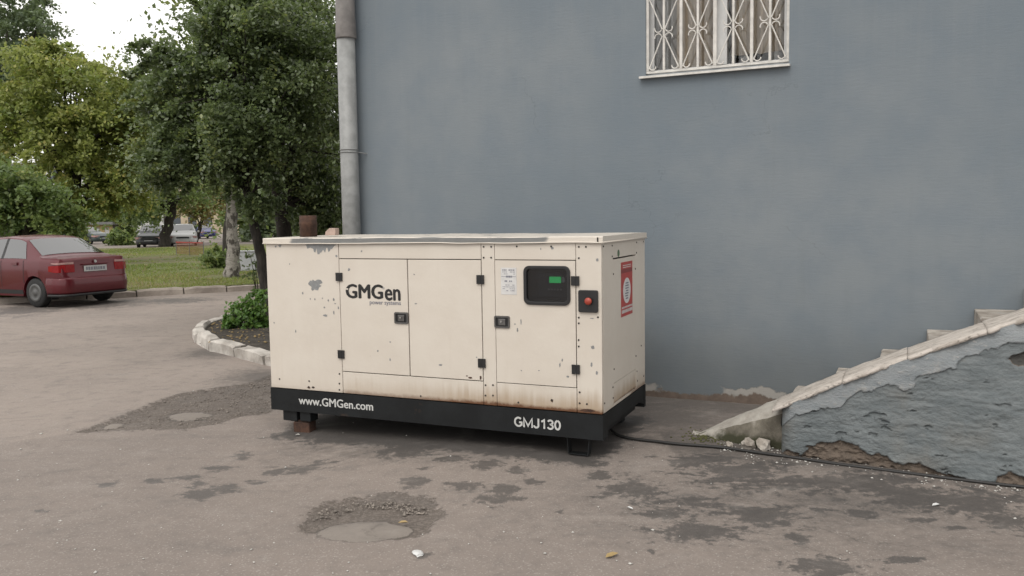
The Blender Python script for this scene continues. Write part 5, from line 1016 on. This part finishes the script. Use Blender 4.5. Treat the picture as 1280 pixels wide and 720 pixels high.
    mb = MB(); mb.box((cabin[0] + .75, -.6, .45), (cabin[0] + .95, .6, .93)); mb.box((cabin[0] + 1.5, -.58, .4), (cabin[0] + 1.65, -.1, .95)); mb.box((cabin[0] + 1.5, .1, .4), (cabin[0] + 1.65, .58, .95)); mb.build('seats', 'seat_dark', root)
    root.scale = (1, 1, zs); return root
wn = G(47, 384.5); hd = math.radians(154); ex_ = np.array([math.cos(hd), math.sin(hd)]); ey_ = np.array([-math.sin(hd), math.cos(hd)])
# the near rear wheel stands at wn: local (.80, +-(W/2-.115)); camera side is +y (left of heading)
o_ = wn[:2] - ex_ * .80 - ey_ * (.83 - .115 + .06)
car('red_car', 'dark red sedan parked on the asphalt by the lawn kerb', (o_[0], o_[1], .112), hd, 'red_paint')
def far_car(label, px, py, yaw, paintm, style, name, W=1.75, L=4.0, zs=1., ground_z=.11):
    d = ray(px, py); tt = (H - ground_z) / -d[2]; nose = np.array([d[0] * tt, d[1] * tt]); h_ = math.radians(yaw); e = np.array([math.cos(h_), math.sin(h_)]); o = nose - e * L
    return car(name, label, (o[0], o[1], ground_z), h_, paintm, L, W, style, 'cars parked beyond the lawn', zs=zs)
far_car('dark hatchback parked beyond the lawn, bonnet shining', 186, 310, -75, 'dark_car_paint', 'hatch', 'parked_car', W=1.72)
far_car('white car parked beyond the lawn behind a slanting trunk', 229, 308, -70, 'white_car_paint', 'hatch', 'parked_car', W=1.85)
far_car('blue car parked by the small yellow-brown tree', 262, 298.5, -55, 'blue_car_paint', 'sedan', 'parked_car', W=1.7, L=4.2)
far_car('silver hatchback standing behind the dark one', 200, 306, -80, 'silver_car_paint', 'hatch', 'parked_car')
far_car('dark green car glimpsed behind the red boot', 131, 305, -20, 'darkgreen_car_paint', 'sedan', 'parked_car')
# ================================================================== FAR BUILDINGS, BARRIER, CABINET
def house(name, label, px0, px1, pyt, depth, wallm, deep, storeys, bays, roof='roof_grey', win_='far_glass', yaw=0.):
    a, b = gbase(px0, depth), gbase(px1, depth); w = b[0] - a[0]; zt = at((px0 + px1) / 2, pyt, depth)[2] - .11; root = thing(name, label, 'building', (a[0], a[1], .11), yaw)
    hs_ = zt / storeys; holes = []
    for s_ in range(storeys):
        for k in range(bays): cx = w * (k + .5) / bays; holes.append((cx - w / bays * .27, cx + w / bays * .27, hs_ * (s_ + .32), hs_ * (s_ + .82)))
    wall_holes(0, w, -.2, zt, holes, 0, .3).build('wall', wallm, root); MB().box((0, .302, -.2), (w, deep, zt)).build('core', 'room_wall', root)
    MB().box((-.3, -.3, zt + .002), (w + .3, deep + .3, zt + .3)).build('roof', roof, root)
    for h_ in holes: MB().box((h_[0], .12, h_[2]), (h_[1], .16, h_[3])).build('window', win_, root)
house('yellow_kiosk', 'low yellow building beyond the parked cars', 104, 140, 281, 92, 'facade_yellow', 5, 1, 3, win_='facade_pale'); house('apartment_building', 'beige apartment block behind the far trees', 212, 330, 120, 135, 'facade_beige', 12, 6, 6); house('apartment_building', 'pale apartment block behind the left trees', 20, 205, 205, 150, 'facade_pale', 12, 3, 9)
na, nb = G(221, 322), G(255, 324); nt = thing('barrier_net', 'orange barrier netting with a red top tape on the lawn', 'net', (na[0], na[1], .23)); dv = nb[:2] - na[:2]; nlen = np.linalg.norm(dv); nt.rotation_euler = (0, 0, math.atan2(dv[1], dv[0])); nh = .62
for k in np.linspace(0, nlen, 3): MB().tube([(k, 0, -.05), (k, 0, nh + .06)], .02, 6).build('post', 'post_grey', nt)
MB().box((0, -.012, nh - .035), (nlen, -.006, nh + .02)).build('top_tape', 'tape_red', nt); mb = MB()
for k in np.linspace(.05, nlen - .05, 34): mb.box((k - .007, -.003, .06), (k + .007, .002, nh - .036))
for z_ in np.linspace(.08, nh - .08, 9): mb.box((.03, .0025, z_ - .007), (nlen - .03, .006, z_ + .007))
mb.build('netting', 'net_orange', nt)
ca, cb = G(299.5, 344), G(322, 344); cw_ = cb[0] - ca[0]; cb_ = thing('utility_cabinet', 'white metal utility cabinet between birch and dark trunk', 'cabinet', (ca[0], ca[1], .2), .1); chh = 26.5 * ca[1] / FPX - .03
MB().box((0, 0, 0), (cw_, .3, chh)).build('cabinet_body', 'cabinet_white', cb_, bevel=.01); MB().box((-.02, -.03, chh + .001), (cw_ + .02, .33, chh + .04)).build('cabinet_top', 'cabinet_white', cb_, bevel=.008); MB().box((.03, -.012, .05), (cw_ - .03, -.001, chh - .04)).build('cabinet_door', 'cabinet_white', cb_, bevel=.004)
